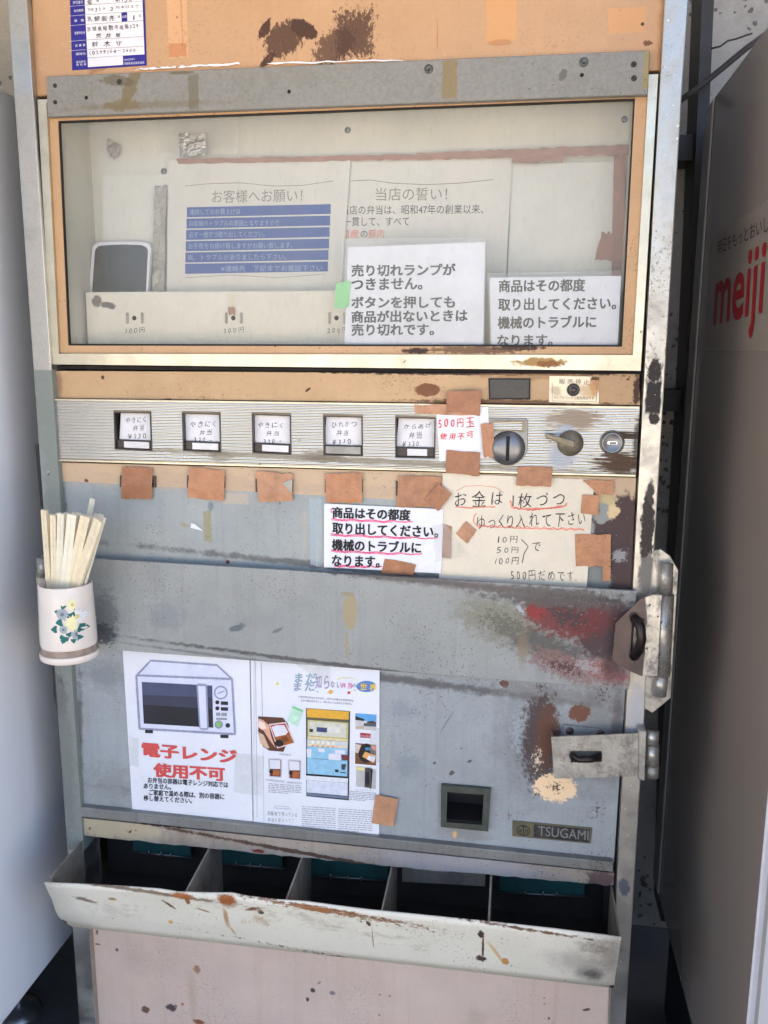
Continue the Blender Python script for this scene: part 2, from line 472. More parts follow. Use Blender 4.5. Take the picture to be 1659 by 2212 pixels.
BROWN = (74, 46, 32); RUST = (128, 74, 42)
M = {}
M['salmon_top'] = aged('salmon_top', (190, 150, 110), 0.42, stains=[
    (384, 60, 22, 68, (214, 164, 120), dict(box=1, amp=0.10, edge=0.08, k=0.75, n=(80, 80))),
    (392, 30, 3, 120, (180, 125, 85), dict(amp=0.5, edge=0.6, k=0.5)),
    (384, 108, 20, 15, (186, 118, 70), dict(box=1, amp=0.25, edge=0.1, k=0.7)),
    (612, 86, 44, 38, BROWN, dict(rot=-0.45, amp=0.75, edge=0.12, n=(170, 90), k=0.92)),
    (655, 62, 34, 18, BROWN, dict(rot=0.45, amp=0.5, edge=0.08, n=(120, 120))),
    (572, 64, 10, 26, BROWN, dict(rot=0.6, amp=0.8, edge=0.1, n=(160, 60))),
    (578, 130, 22, 9, BROWN, dict(rot=-0.7, amp=0.7, edge=0.1, n=(150, 150))),
    (765, 74, 42, 52, BROWN, dict(box=1, amp=1.15, edge=0.16, n=(230, 140), k=0.9)),
    (722, 100, 50, 34, BROWN, dict(rot=-0.5, amp=1.0, edge=0.14, n=(150, 130), k=0.85)),
    (1083, 40, 33, 52, (206, 150, 96), dict(box=1, amp=0.18, edge=0.07, k=0.75)),
    (1083, 92, 30, 7, (170, 112, 66), dict(amp=0.5, edge=0.2, k=0.6)),
    (1353, 44, 42, 28, (204, 150, 98), dict(box=1, amp=0.25, edge=0.08, k=0.7)),
    (1388, 52, 5, 5, (70, 44, 22), dict(amp=0.3, edge=0.4)),
    (945, 78, 2.2, 44, (172, 112, 70), dict(amp=0.3, edge=0.6, k=0.7)),
    (72, 110, 14, 160, (150, 108, 78), dict(amp=0.5, edge=0.8, k=0.6)),
    (230, 138, 45, 10, (120, 80, 50), dict(rot=-0.4, amp=1.0, edge=0.3, k=0.5, n=(90, 90))),
    (1428, 100, 10, 150, (150, 100, 66), dict(amp=0.6, edge=0.8, k=0.6)),
    ], grit=0.3, grit_col=(140, 92, 60), mottle=0.05, streak=0.10, grime=0.16, grime_col=(150, 100, 62), speck=[(26, 0.55, (112, 70, 42)), (60, 0.5, (120, 76, 48))], bump=0.1)
M['hammered'] = aged('hammered_grey', (134, 132, 124), 0.5, stains=[
    (973, 178, 17, 44, (134, 112, 62), dict(box=1, amp=0.15, edge=0.1, k=0.7)),
    (425, 205, 12, 42, (100, 90, 66), dict(box=1, amp=0.3, edge=0.2, k=0.6)),
    (400, 163, 35, 4, (98, 84, 56), dict(amp=0.6, edge=0.4, k=0.8)),
    (290, 195, 14, 48, (112, 96, 60), dict(rot=0.45, amp=0.9, edge=0.2, k=0.75, n=(80, 80))),
    (262, 180, 40, 12, (96, 84, 60), dict(rot=0.1, amp=0.9, edge=0.2, k=0.7, n=(90, 90))),
    (275, 232, 40, 14, (118, 100, 62), dict(amp=0.9, edge=0.2, k=0.7, n=(70, 70))),
    (1394, 152, 8, 48, (150, 132, 80), dict(box=1, amp=0.2, edge=0.2, k=0.8)),
    (1215, 168, 9, 13, (90, 86, 78), dict(rot=0.5, amp=0.8, edge=0.2, k=0.8, n=(200, 200))),
    (330, 232, 200, 10, (112, 96, 66), dict(amp=0.8, edge=0.5, k=0.5)),
    ], mottle=0.10, mscale=200, grime=0.28, grime_col=(104, 98, 84), grime_sc=14, speck=[(300, 0.75, (92, 88, 78))], bump=2.2, bscale=240)
M['salmon_frame'] = aged('salmon_frame', (194, 156, 114), 0.45, grit=0.5, grit_col=(110, 74, 52), mottle=0.06, grime=0.2, grime_col=(150, 104, 70), speck=[(120, 0.6, (70, 48, 34))], stains=[
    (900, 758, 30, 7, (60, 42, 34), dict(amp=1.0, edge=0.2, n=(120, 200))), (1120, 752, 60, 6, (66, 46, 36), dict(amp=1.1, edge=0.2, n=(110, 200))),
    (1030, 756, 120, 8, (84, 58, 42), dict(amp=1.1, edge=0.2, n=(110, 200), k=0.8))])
M['salmon_fascia'] = aged('salmon_fascia', (190, 156, 114), 0.45, grit=0.5, grit_col=(126, 84, 56), mottle=0.07, streak=0.12, grime=0.25, grime_col=(160, 118, 82), stains=[
    (924, 842, 29, 15, (122, 78, 48), dict(amp=0.3, edge=0.12, n=(90, 120))),
    (1376, 842, 10, 34, (74, 52, 38), dict(amp=0.9, edge=0.3, n=(110, 110))),
    (1100, 868, 240, 6, (104, 74, 50), dict(amp=1.0, edge=0.3, k=0.9, n=(70, 160))),
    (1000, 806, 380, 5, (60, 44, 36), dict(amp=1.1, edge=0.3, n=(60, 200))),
    (1150, 812, 150, 10, (150, 112, 78), dict(amp=1.1, edge=0.4, k=0.6, n=(60, 100))),
    (665, 842, 8, 3, (88, 54, 30), dict(rot=-0.6, amp=0.4, edge=0.2)), (360, 864, 12, 4, (84, 60, 44), dict(amp=0.9, edge=0.2)),
    (222, 815, 4, 5, (84, 56, 34), dict(amp=0.5, edge=0.3)),
    (125, 830, 12, 40, (120, 92, 70), dict(amp=0.6, edge=0.6, k=0.6)),
    ], speck=[(60, 0.55, (92, 58, 36)), (150, 0.5, (100, 70, 46))], bump=0.1)
_a, _b = P(114, 861), P(1382, 878)
M['ribbed'] = aged('ribbed_aluminium', (190, 186, 174), 0.30, metal=0.95, ribs=(0.0047, -(_b.z - _a.z) / (_b.x - _a.x)), mottle=0.03, mscale=4, grime=0.10, grime_col=(150, 138, 112), grime_sc=9, stains=[
    (1345, 940, 50, 9, (70, 54, 42), dict(amp=1.3, edge=0.3, n=(22, 330))), (1340, 1000, 60, 26, (84, 62, 44), dict(amp=1.3, edge=0.3, n=(26, 360))),
    (1240, 905, 70, 26, (140, 118, 92), dict(amp=1.1, edge=0.4, n=(30, 300), k=0.7)), (1376, 960, 12, 70, (60, 46, 36), dict(amp=0.9, edge=0.4, n=(30, 300), k=0.8)),
    (1222, 932, 26, 20, (172, 182, 196), dict(amp=0.4, edge=0.4, k=0.75)), (1212, 985, 36, 36, (170, 178, 190), dict(amp=0.5, edge=0.5, k=0.65)),
    (750, 992, 620, 8, (120, 108, 82), dict(rot=0.027, amp=0.9, edge=0.5, k=0.6, n=(30, 200))), (700, 985, 60, 16, (110, 100, 78), dict(amp=1.0, edge=0.4, k=0.6, n=(50, 260))),
    (480, 985, 30, 14, (110, 100, 78), dict(amp=1.0, edge=0.4, k=0.5, n=(50, 260))),
    ], speck=[(130, 0.55, (70, 58, 46))])
M['door_top'] = aged('upper_door_paint', (156, 162, 160), 0.42, grit=0.5, grit_col=(92, 90, 88), mottle=0.06, streak=0.24, grime=0.22, grime_col=(112, 116, 114), stains=[
    (780, 1230, 660, 10, (88, 88, 86), dict(rot=0.062, amp=0.9, edge=0.6, k=0.8, n=(50, 70))), (140, 1130, 9, 120, (104, 104, 100), dict(rot=0.0, amp=0.9, edge=0.6, k=0.8)),  # first stain: gap shadow and grime painted along the bar's top edge
    (750, 1012, 760, 62, (200, 174, 142), dict(rot=0.0245, box=1, amp=0.012, edge=0.01, n=(30, 30))),
    (400, 1040, 300, 26, (182, 156, 132), dict(amp=0.9, edge=0.5, k=0.5, n=(40, 70))),
    (800, 1062, 300, 16, (184, 160, 138), dict(amp=0.9, edge=0.5, k=0.5, n=(40, 70))),
    (186, 1038, 5, 4, (96, 68, 50), dict(amp=0.6, edge=0.3)),
    (509, 1077, 28, 12, (196, 176, 150), dict(box=1, amp=0.2, edge=0.1, k=0.6)),
    (448, 1137, 9, 34, (150, 146, 108), dict(box=1, amp=0.35, edge=0.12, k=0.8)),
    (398, 1134, 12, 4, (156, 150, 118), dict(rot=0.3, amp=0.5, edge=0.2, k=0.8)),
    (455, 1093, 7, 12, (112, 128, 132), dict(amp=0.5, edge=0.4, k=0.8)),
    (660, 1154, 8, 50, (166, 164, 152), dict(box=1, amp=0.25, edge=0.12, k=0.55)),
    (683, 1150, 14, 74, (164, 178, 184), dict(box=1, amp=0.1, edge=0.05, k=0.7)),
    (492, 1214, 5, 5, (96, 52, 40), dict(amp=0.5, edge=0.2)),
    (1338, 1185, 62, 120, (78, 60, 58), dict(box=1, amp=0.30, edge=0.12, n=(60, 60))),
    (1305, 1090, 26, 28, (196, 178, 132), dict(rot=-0.6, amp=0.6, edge=0.1, n=(90, 90))),
    (1300, 1110, 18, 24, (150, 152, 146), dict(amp=0.6, edge=0.1, n=(90, 90))),
    (1338, 1200, 16, 14, (150, 150, 150), dict(amp=1.2, edge=0.2, n=(120, 120))),
    (1290, 1250, 34, 30, (128, 134, 128), dict(amp=0.5, edge=0.2, n=(80, 80))),
    (1325, 1105, 14, 16, (222, 196, 150), dict(amp=1.0, edge=0.15, n=(120, 120))),
    ], speck=[(75, 0.5, (92, 84, 80)), (160, 0.45, (104, 96, 92))], bump=2.5, bscale=11)
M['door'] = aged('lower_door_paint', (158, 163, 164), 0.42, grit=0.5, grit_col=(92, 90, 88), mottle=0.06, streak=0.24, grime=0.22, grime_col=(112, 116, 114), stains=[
    (790, 1458, 640, 12, (84, 82, 80), dict(rot=0.074, amp=0.9, edge=0.6, k=0.85, n=(50, 70))), (750, 1798, 640, 12, (88, 86, 80), dict(rot=0.104, amp=1.0, edge=0.6, k=0.85, n=(50, 70))), (172, 1590, 9, 170, (92, 92, 88), dict(rot=1.57 - 1.50, amp=0.9, edge=0.6, k=0.8)),  # first stain: shadow line painted on the door just under the lock bar
    (1150, 1610, 110, 150, (122, 124, 124), dict(amp=0.6, edge=0.7, k=0.75, n=(40, 40))),
    (1290, 1600, 80, 180, (124, 122, 118), dict(amp=0.7, edge=0.7, k=0.65, n=(50, 50))),
    (1252, 1540, 24, 20, (116, 76, 58), dict(amp=0.7, edge=0.12, n=(90, 90))),
    (1090, 1478, 11, 8, (104, 62, 44), dict(amp=0.8, edge=0.15, n=(120, 120))),
    (1334, 1580, 20, 120, (90, 80, 78), dict(amp=0.8, edge=0.6, k=0.7)),
    (1005, 1800, 70, 24, (128, 124, 112), dict(amp=0.7, edge=0.6, k=0.6)),
    (982, 1803, 5, 8, (214, 168, 110), dict(amp=0.5, edge=0.2)),
    (965, 1560, 2, 34, (124, 132, 138), dict(rot=0.5, amp=0.4, edge=0.3)),
    (230, 1460, 60, 40, (108, 114, 116), dict(amp=0.7, edge=0.6, k=0.5)),
    (240, 1700, 70, 70, (132, 136, 132), dict(amp=0.8, edge=0.6, k=0.6)),
    (870, 1535, 40, 26, (128, 138, 146), dict(amp=0.8, edge=0.6, k=0.5)),
    (880, 1650, 40, 30, (130, 138, 142), dict(amp=1.0, edge=0.5, k=0.6)),
    (1190, 1500, 180, 22, (116, 110, 106), dict(rot=0.06, amp=0.9, edge=0.5, k=0.55)),
    (1150, 1610, 105, 150, (78, 70, 68), dict(amp=1.3, edge=0.15, n=(190, 170), b=0.85, k=0.85)),
    (1300, 1500, 70, 70, (80, 66, 62), dict(amp=1.4, edge=0.15, n=(220, 200), b=0.9, k=0.85)),
    (1290, 1750, 70, 80, (92, 74, 68), dict(amp=1.4, edge=0.15, n=(200, 190), b=1.0, k=0.85)),
    (1100, 1760, 160, 60, (110, 72, 56), dict(amp=1.4, edge=0.15, n=(150, 150), b=1.15)),
    (1120, 1580, 34, 95, (166, 174, 178), dict(amp=1.2, edge=0.15, n=(240, 220), b=0.55, k=0.6)),
    (1168, 1600, 46, 118, (72, 58, 54), dict(amp=0.8, edge=0.3, n=(110, 80), k=0.95)),
    (1182, 1585, 28, 75, (100, 64, 46), dict(amp=0.8, edge=0.3, n=(120, 80), k=0.9)),
    (1160, 1640, 26, 60, (214, 192, 166), dict(amp=1.3, edge=0.12, n=(170, 150), b=0.75)),
    (1200, 1702, 46, 31, (246, 212, 168), dict(amp=0.7, edge=0.06, n=(120, 120))),
    (1200, 1700, 48, 34, (96, 68, 50), dict(amp=1.3, edge=0.12, n=(200, 200), b=0.80)),
    ], speck=[(75, 0.5, (92, 84, 80)), (160, 0.45, (104, 96, 92))], bump=2.5, bscale=11)
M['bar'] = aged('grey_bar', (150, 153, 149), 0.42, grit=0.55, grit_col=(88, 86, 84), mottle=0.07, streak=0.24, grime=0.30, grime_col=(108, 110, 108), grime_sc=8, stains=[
    (1090, 1345, 150, 62, (128, 126, 108), dict(rot=0.35, amp=0.8, edge=0.5, k=0.8, n=(50, 60), Y=-0.02)),
    (1180, 1395, 120, 36, (76, 74, 70), dict(rot=0.35, amp=0.9, edge=0.5, k=0.8, n=(60, 70), Y=-0.02)),
    (1240, 1300, 130, 30, (84, 74, 72), dict(rot=0.06, amp=0.7, edge=0.5, n=(60, 60), Y=-0.02)),
    (1310, 1360, 90, 90, (78, 60, 60), dict(amp=0.6, edge=0.4, n=(60, 60), Y=-0.02)),
    (1210, 1333, 96, 46, (112, 46, 43), dict(rot=0.3, amp=0.8, edge=0.3, n=(110, 130), k=0.92, Y=-0.02)), (1160, 1318, 26, 20, (140, 52, 48), dict(rot=0.6, amp=0.6, edge=0.2, n=(80, 90), Y=-0.02)),
    (1290, 1335, 60, 36, (112, 52, 50), dict(amp=0.9, edge=0.3, n=(80, 80), k=0.8, Y=-0.02)),
    (1310, 1450, 60, 26, (156, 92, 84), dict(rot=0.3, amp=0.9, edge=0.3, n=(90, 90), k=0.85, Y=-0.02)), (1230, 1440, 100, 30, (140, 104, 98), dict(rot=0.3, amp=1.2, edge=0.2, n=(120, 120), k=0.7, Y=-0.02)),
    (1225, 1330, 86, 44, (74, 56, 56), dict(rot=0.3, amp=1.4, edge=0.15, n=(110, 130), b=0.5, Y=-0.02)), (1090, 1345, 120, 50, (104, 100, 84), dict(rot=0.35, amp=1.3, edge=0.2, n=(150, 170), k=0.9, b=0.6, Y=-0.02)), (1220, 1440, 120, 40, (92, 62, 60), dict(rot=0.2, amp=1.4, edge=0.15, n=(180, 180), b=0.7, Y=-0.02)),
    (1270, 1440, 60, 26, (170, 166, 164), dict(rot=0.3, amp=1.35, edge=0.12, n=(220, 200), k=0.7, b=0.55, Y=-0.02)), (1180, 1290, 180, 26, (92, 86, 82), dict(rot=0.06, amp=1.0, edge=0.4, n=(90, 120), k=0.9, Y=-0.02)), (1330, 1400, 40, 110, (70, 56, 56), dict(amp=0.6, edge=0.7, k=0.85, Y=-0.02)),
    (1124, 1316, 10, 16, (170, 174, 178), dict(rot=-0.5, b=0.4, amp=1.3, edge=0.2, n=(100, 100), Y=-0.02)),
    (1130, 1400, 16, 50, (134, 118, 92), dict(amp=0.8, edge=0.5, k=0.6, Y=-0.02)),
    (756, 1322, 17, 42, (164, 146, 104), dict(amp=0.5, edge=0.15, k=0.75, n=(70, 90), Y=-0.02)), (750, 1395, 5, 34, (160, 144, 104), dict(amp=0.4, edge=0.3, k=0.6, Y=-0.02)), (752, 1283, 16, 4, (150, 132, 96), dict(box=1, amp=0.5, edge=0.2, k=0.7, Y=-0.02)),
    (228, 1330, 34, 70, (98, 104, 106), dict(amp=0.9, edge=0.5, k=0.75, n=(80, 130), Y=-0.02)), (226, 1368, 26, 24, (60, 62, 64), dict(amp=1.2, edge=0.2, k=0.8, n=(120, 260), Y=-0.02)),
    (515, 1355, 20, 8, (100, 108, 110), dict(rot=-0.4, amp=0.8, edge=0.3, Y=-0.02)), (602, 1360, 16, 5, (104, 110, 112), dict(rot=-0.5, amp=0.8, edge=0.4, k=0.8, Y=-0.02)), (360, 1330, 50, 40, (122, 128, 130), dict(amp=0.9, edge=0.5, k=0.5, Y=-0.02)),
    (780, 1239, 660, 8, (66, 64, 62), dict(rot=0.062, amp=0.9, edge=0.5, k=0.9, n=(50, 90), Y=-0.02)), (780, 1442, 640, 6, (70, 68, 66), dict(rot=0.072, amp=0.9, edge=0.5, k=0.85, n=(50, 90), Y=-0.02)), (1000, 1262, 340, 14, (110, 102, 96), dict(rot=0.06, amp=1.0, edge=0.5, k=0.7, Y=-0.02)),  # dark lines along the bar's edges: gap shadow painted in with grime
    (540, 1424, 420, 4, (90, 92, 92), dict(rot=0.07, amp=0.8, edge=0.6, k=0.6, Y=-0.02)), (358, 1413, 8, 3, (130, 60, 40), dict(amp=0.5, edge=0.2, Y=-0.02)),
    ], speck=[(70, 0.5, (88, 84, 82)), (170, 0.45, (92, 86, 84))], bump=2.5, bscale=11)
M['tray'] = aged('tray_cream', (236, 228, 206), 0.38, grit=0.45, grit_col=(140, 112, 84), mottle=0.03, grime=0.10, grime_col=(170, 150, 122), stains=[
    (300, 1920, 240, 7, (120, 92, 64), dict(rot=0.07, amp=1.0, edge=0.5, k=0.9, n=(60, 160), Y=-0.11)),
    (700, 1962, 340, 9, (134, 88, 54), dict(rot=0.09, amp=1.2, edge=0.4, n=(70, 170), b=0.3, Y=-0.11)),
    (1130, 2002, 240, 8, (112, 82, 56), dict(rot=0.08, amp=1.2, edge=0.4, n=(70, 170), b=0.3, Y=-0.11)),
    (395, 1932, 26, 13, (168, 100, 48), dict(amp=0.7, edge=0.4, n=(70, 70), Y=-0.11)), (404, 1946, 7, 16, (150, 92, 50), dict(amp=0.6, edge=0.4, Y=-0.11)),
    (490, 1946, 22, 24, (160, 92, 44), dict(amp=0.6, edge=0.4, n=(60, 60), Y=-0.11)), (488, 1985, 7, 34, (182, 134, 84), dict(rot=-0.05, amp=0.5, edge=0.6, k=0.9, Y=-0.10)), (497, 2020, 4, 18, (206, 160, 100), dict(rot=-0.3, amp=0.5, edge=0.6, Y=-0.1)),
    (548, 1958, 20, 5, (120, 82, 52), dict(rot=-0.3, amp=0.6, edge=0.3, Y=-0.1)), (566, 1966, 8, 6, (66, 44, 34), dict(rot=0.7, amp=0.6, edge=0.2, Y=-0.1)),
    (365, 1952, 20, 4, (120, 84, 54), dict(rot=0.8, amp=0.6, edge=0.3, Y=-0.1)), (440, 1966, 16, 4, (176, 146, 110), dict(rot=0.3, amp=0.6, edge=0.4, Y=-0.1)),
    (362, 2002, 6, 6, (216, 170, 100), dict(amp=0.5, edge=0.3, Y=-0.1)), (797, 1990, 5, 8, (78, 56, 46), dict(rot=-0.4, amp=0.4, edge=0.2, Y=-0.1)),
    (804, 2030, 2, 34, (150, 110, 90), dict(amp=0.5, edge=0.4, k=0.7, Y=-0.1)), (690, 1966, 70, 8, (168, 104, 56), dict(rot=0.1, amp=0.8, edge=0.4, Y=-0.11)),
    (1040, 2012, 7, 12, (70, 50, 40), dict(amp=0.8, edge=0.2, n=(120, 120), Y=-0.1)), (1043, 2045, 3, 40, (90, 66, 52), dict(amp=0.7, edge=0.3, Y=-0.1)), (1038, 2084, 12, 8, (74, 54, 44), dict(amp=0.9, edge=0.2, n=(120, 120), Y=-0.1)),
    (1070, 2065, 6, 40, (214, 182, 134), dict(rot=-0.5, amp=0.5, edge=0.5, Y=-0.1)), (1092, 2090, 9, 9, (196, 142, 80), dict(amp=0.7, edge=0.3, Y=-0.1)),
    (1272, 2100, 40, 24, (84, 78, 72), dict(amp=0.5, edge=0.7, k=0.9, n=(50, 50), Y=-0.08)), (1250, 2075, 90, 40, (176, 164, 150), dict(amp=0.7, edge=0.7, k=0.6, n=(40, 40), Y=-0.09)), (1320, 2050, 30, 60, (170, 156, 142), dict(amp=0.7, edge=0.7, k=0.6, Y=-0.09)),
    (1325, 2132, 9, 5, (50, 46, 44), dict(amp=0.4, edge=0.3, Y=-0.075)), (740, 2070, 620, 9, (100, 76, 58), dict(rot=0.112, amp=1.3, edge=0.2, n=(110, 160), b=0.75, Y=-0.075)), (720, 1968, 640, 26, (150, 112, 76), dict(rot=0.094, amp=1.3, edge=0.25, n=(100, 130), b=0.8, Y=-0.105)), (720, 2000, 640, 60, (186, 168, 140), dict(rot=0.1, amp=1.2, edge=0.5, n=(30, 60), b=0.7, k=0.6, Y=-0.1)),
    (560, 1985, 60, 34, (196, 160, 116), dict(amp=1.1, edge=0.5, n=(60, 40), b=0.5, k=0.7, Y=-0.1)), (250, 1970, 110, 50, (206, 196, 176), dict(amp=1.1, edge=0.4, n=(60, 90), b=0.5, k=0.7, Y=-0.1)), (1290, 2040, 60, 26, (150, 138, 122), dict(amp=0.9, edge=0.6, n=(50, 60), b=0.2, k=0.8, Y=-0.1)), (135, 1992, 9, 6, (120, 112, 70), dict(amp=0.8, edge=0.3, Y=-0.08)),
    (185, 1942, 24, 6, (140, 124, 104), dict(rot=0.2, amp=1.1, edge=0.2, n=(90, 260), Y=-0.1)), (246, 1938, 10, 4, (168, 136, 88), dict(amp=0.6, edge=0.3, Y=-0.1)),
    ], speck=[(55, 0.5, (104, 84, 66)), (150, 0.4, (130, 104, 80))], bump=0.3, bscale=14)
M['pink'] = aged('pink_panel', (228, 200, 178), 0.45, grit=0.35, grit_col=(150, 120, 106), mottle=0.05, streak=0.24, grime=0.18, grime_col=(202, 160, 128), stains=[
    (425, 2095, 8, 10, (166, 110, 66), dict(amp=0.95, edge=0.3, n=(170, 170), k=0.85)), (314, 2182, 9, 8, (120, 88, 66), dict(amp=0.8, edge=0.3)), (370, 2177, 12, 8, (96, 78, 70), dict(amp=1.0, edge=0.2, n=(120, 120))), (394, 2170, 4, 4, (200, 110, 50), dict(amp=0.95, edge=0.4, n=(170, 170), k=0.85)),
    (428, 2208, 14, 6, (150, 90, 56), dict(amp=0.7, edge=0.3)), (252, 2052, 4, 5, (70, 56, 46), dict(amp=0.95, edge=0.3, n=(170, 170), k=0.85)), (210, 2040, 8, 2, (74, 52, 40), dict(amp=0.95, edge=0.3, n=(170, 170), k=0.85)), (209, 2015, 3, 6, (96, 62, 46), dict(amp=0.95, edge=0.4, n=(170, 170), k=0.85)),
    (675, 2140, 6, 6, (84, 70, 66), dict(amp=0.8, edge=0.3)), (718, 2146, 8, 5, (140, 124, 118), dict(amp=0.8, edge=0.4)), (664, 2160, 4, 5, (86, 70, 60), dict(amp=0.6, edge=0.3)),
    (1185, 2201, 4, 4, (160, 72, 56), dict(amp=0.95, edge=0.3, n=(170, 170), k=0.85)), (1267, 2182, 9, 3, (120, 84, 66), dict(rot=-0.4, amp=0.6, edge=0.2)),
    (415, 2150, 14, 70, (206, 170, 138), dict(amp=0.5, edge=0.8, k=0.6)), (290, 2070, 40, 50, (208, 178, 158), dict(amp=0.6, edge=0.8, k=0.6)), (1030, 2200, 30, 24, (204, 178, 150), dict(amp=0.8, edge=0.6, k=0.6)),
    ], bump=2.5, bscale=11, speck=[(40, 0.45, (112, 88, 76)), (120, 0.4, (132, 112, 100))])
M['rail'] = aged('dirty_rail', (132, 132, 128), 0.45, metal=0.2, grit=0.7, grit_col=(70, 62, 54), mottle=0.12, streak=0.3, grime=0.5, grime_col=(92, 84, 74), grime_sc=12, speck=[(120, 0.5, (74, 62, 52))])
M['lip'] = aged('flap_lip', (172, 160, 146), 0.5, metal=0.1, grit=0.7, grit_col=(90, 74, 60), mottle=0.12, streak=0.3, grime=0.5, grime_col=(120, 104, 86), grime_sc=11, stains=[
    (260, 1785, 120, 30, (186, 172, 140), dict(amp=0.8, edge=0.4, k=0.8)), (1000, 1860, 260, 40, (150, 150, 156), dict(amp=0.7, edge=0.5, k=0.7)), (1300, 1895, 40, 24, (90, 72, 70), dict(amp=0.8, edge=0.4)),
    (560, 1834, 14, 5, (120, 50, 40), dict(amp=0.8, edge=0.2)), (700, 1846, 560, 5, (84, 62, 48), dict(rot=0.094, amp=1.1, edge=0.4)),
    ], speck=[(110, 0.5, (96, 74, 58))])
M['alu'] = aged('bare_aluminium', (196, 192, 182), 0.38, metal=0.95, mottle=0.14, mscale=22, grime=0.30, grime_col=(110, 106, 96), grime_sc=16, speck=[(150, 0.6, (226, 226, 220))], bump=0.25, bscale=60)
JR = [(1412, 800, 16, 26, (52, 46, 42), dict(amp=0.7, edge=0.15, n=(80, 60))), (1408, 858, 18, 38, (48, 42, 40), dict(box=1, amp=0.3, edge=0.2, n=(80, 60))), (1410, 905, 12, 14, (60, 52, 46), dict(amp=0.8, edge=0.2)),
      (1396, 1140, 15, 90, (62, 54, 48), dict(amp=0.75, edge=0.2, n=(120, 60))), (1396, 1240, 22, 50, (128, 124, 116), dict(amp=0.7, edge=0.3, n=(90, 90))), (1402, 1060, 8, 30, (80, 72, 64), dict(amp=0.9, edge=0.3, n=(120, 80))), (1440, 760, 8, 20, (132, 120, 100), dict(amp=0.9, edge=0.3)),
      (1370, 1560, 26, 120, (186, 192, 202), dict(amp=0.3, edge=0.5, k=0.5)), (1345, 1905, 14, 20, (90, 90, 96), dict(amp=0.8, edge=0.3))]
M['alu_right'] = aged('worn_aluminium', (192, 188, 178), 0.36, metal=0.95, grit=0.4, grit_col=(96, 88, 80), mottle=0.12, mscale=22, grime=0.45, grime_col=(112, 108, 100), grime_sc=22, stains=JR, speck=[(150, 0.6, (228, 228, 222))], bump=0.2, bscale=60)
M['alu_left'] = aged('half_painted_aluminium', (192, 188, 178), 0.36, metal=0.95, grit=0.4, grit_col=(88, 88, 84), mottle=0.12, mscale=22, grime=0.45, grime_col=(112, 108, 100), grime_sc=22, stains=[
    (115, 1339, 90, 510, (130, 136, 128), dict(box=1, amp=0.004, edge=0.006)), (135, 1470, 14, 16, (78, 80, 78), dict(amp=0.7, edge=0.2)), (137, 1500, 20, 60, (104, 108, 104), dict(amp=0.8, edge=0.5)), (150, 1640, 22, 220, (116, 118, 112), dict(amp=0.9, edge=0.6, k=0.7)),
    (92, 1010, 24, 120, (140, 148, 146), dict(amp=0.8, edge=0.6, k=0.6))], speck=[(150, 0.6, (228, 228, 222)), (110, 0.5, (84, 84, 80))], bump=0.2, bscale=60)
M['chrome_trim'] = aged('window_trim', (200, 192, 170), 0.34, metal=0.95, mottle=0.10, mscale=18, grime=0.25, grime_col=(150, 140, 116), grime_sc=20, stains=[
    (1165, 782, 60, 10, (168, 134, 82), dict(amp=1.1, edge=0.3, n=(90, 120))), (1185, 786, 30, 8, (140, 96, 50), dict(amp=1.0, edge=0.3, n=(120, 120)))], speck=[(130, 0.5, (110, 96, 72))])
M['dark'] = plain('dark_void', (34, 30, 28), 0.8, mottle=0.3)
M['gasket'] = plain('black_gasket', (26, 22, 20), 0.6, mottle=0.2)
M['body'] = plain('cabinet_sheet', (70, 66, 62), 0.6, mottle=0.2)
M['steel'] = aged('greasy_steel', (186, 184, 176), 0.34, metal=0.75, grit=0.7, grit_col=(70, 60, 50), mottle=0.2, mscale=30, streak=0.5, grime=0.9, grime_col=(96, 86, 68), grime_sc=48, speck=[(170, 1.5, (66, 56, 46)), (70, 1.3, (92, 80, 62))], bump=0.4, bscale=70)
M['steel_dark'] = aged('worn_brown_steel', (84, 74, 72), 0.34, metal=0.55, mottle=0.2, mscale=30, grime=0.4, grime_col=(120, 70, 60), grime_sc=20, speck=[(150, 0.5, (50, 40, 36))])
M['staple'] = plain('staple_iron', (58, 50, 48), 0.35, metal=0.7, mottle=0.3)
M['chrome'] = plain('chrome', (210, 214, 220), 0.12, metal=1.0, mottle=0.1)
M['die_cast'] = aged('die_cast_grey', (124, 126, 127), 0.32, metal=0.8, mottle=0.1, mscale=60, grime=0.3, grime_col=(100, 96, 90), grime_sc=60)
M['lever'] = aged('dull_lever', (138, 130, 112), 0.42, metal=0.6, mottle=0.2, mscale=60, grime=0.6, grime_col=(78, 70, 58), grime_sc=60)
M['bezel'] = plain('button_bezel', (54, 48, 44), 0.35, mottle=0.25)
M['bezel_edge'] = plain('bezel_edge', (110, 100, 86), 0.35, metal=0.5, mottle=0.25)
M['lens'] = plain('button_lens', (214, 214, 214), 0.25, mottle=0.12, coat=0.4)
M['lens_dim'] = plain('button_lens_dim', (150, 150, 144), 0.25, mottle=0.2, coat=0.4)
M['card'] = plain('price_card', (226, 224, 224), 0.5, mottle=0.05, mscale=60)
M['paper'] = plain('white_paper', (230, 231, 235), 0.55, mottle=0.03, mscale=14, bump=0.006, bscale=13)
M['paper_aged'] = plain('cream_paper', (226, 216, 194), 0.6, mottle=0.05, mscale=14, bump=0.006, bscale=13)
M['paper_in'] = plain('indoor_paper', (214, 211, 199), 0.6, mottle=0.03)
M['paper_in2'] = plain('indoor_paper_pale', (216, 215, 203), 0.6, mottle=0.03)
M['ink'] = plain('black_ink', (30, 28, 30), 0.6, mottle=0.1)
M['ink_soft'] = plain('grey_ink', (96, 92, 86), 0.6, mottle=0.1)
M['ink_faint'] = plain('faint_ink', (150, 142, 128), 0.6)
M['pencil'] = plain('pen_ink', (46, 44, 44), 0.6, mottle=0.2)
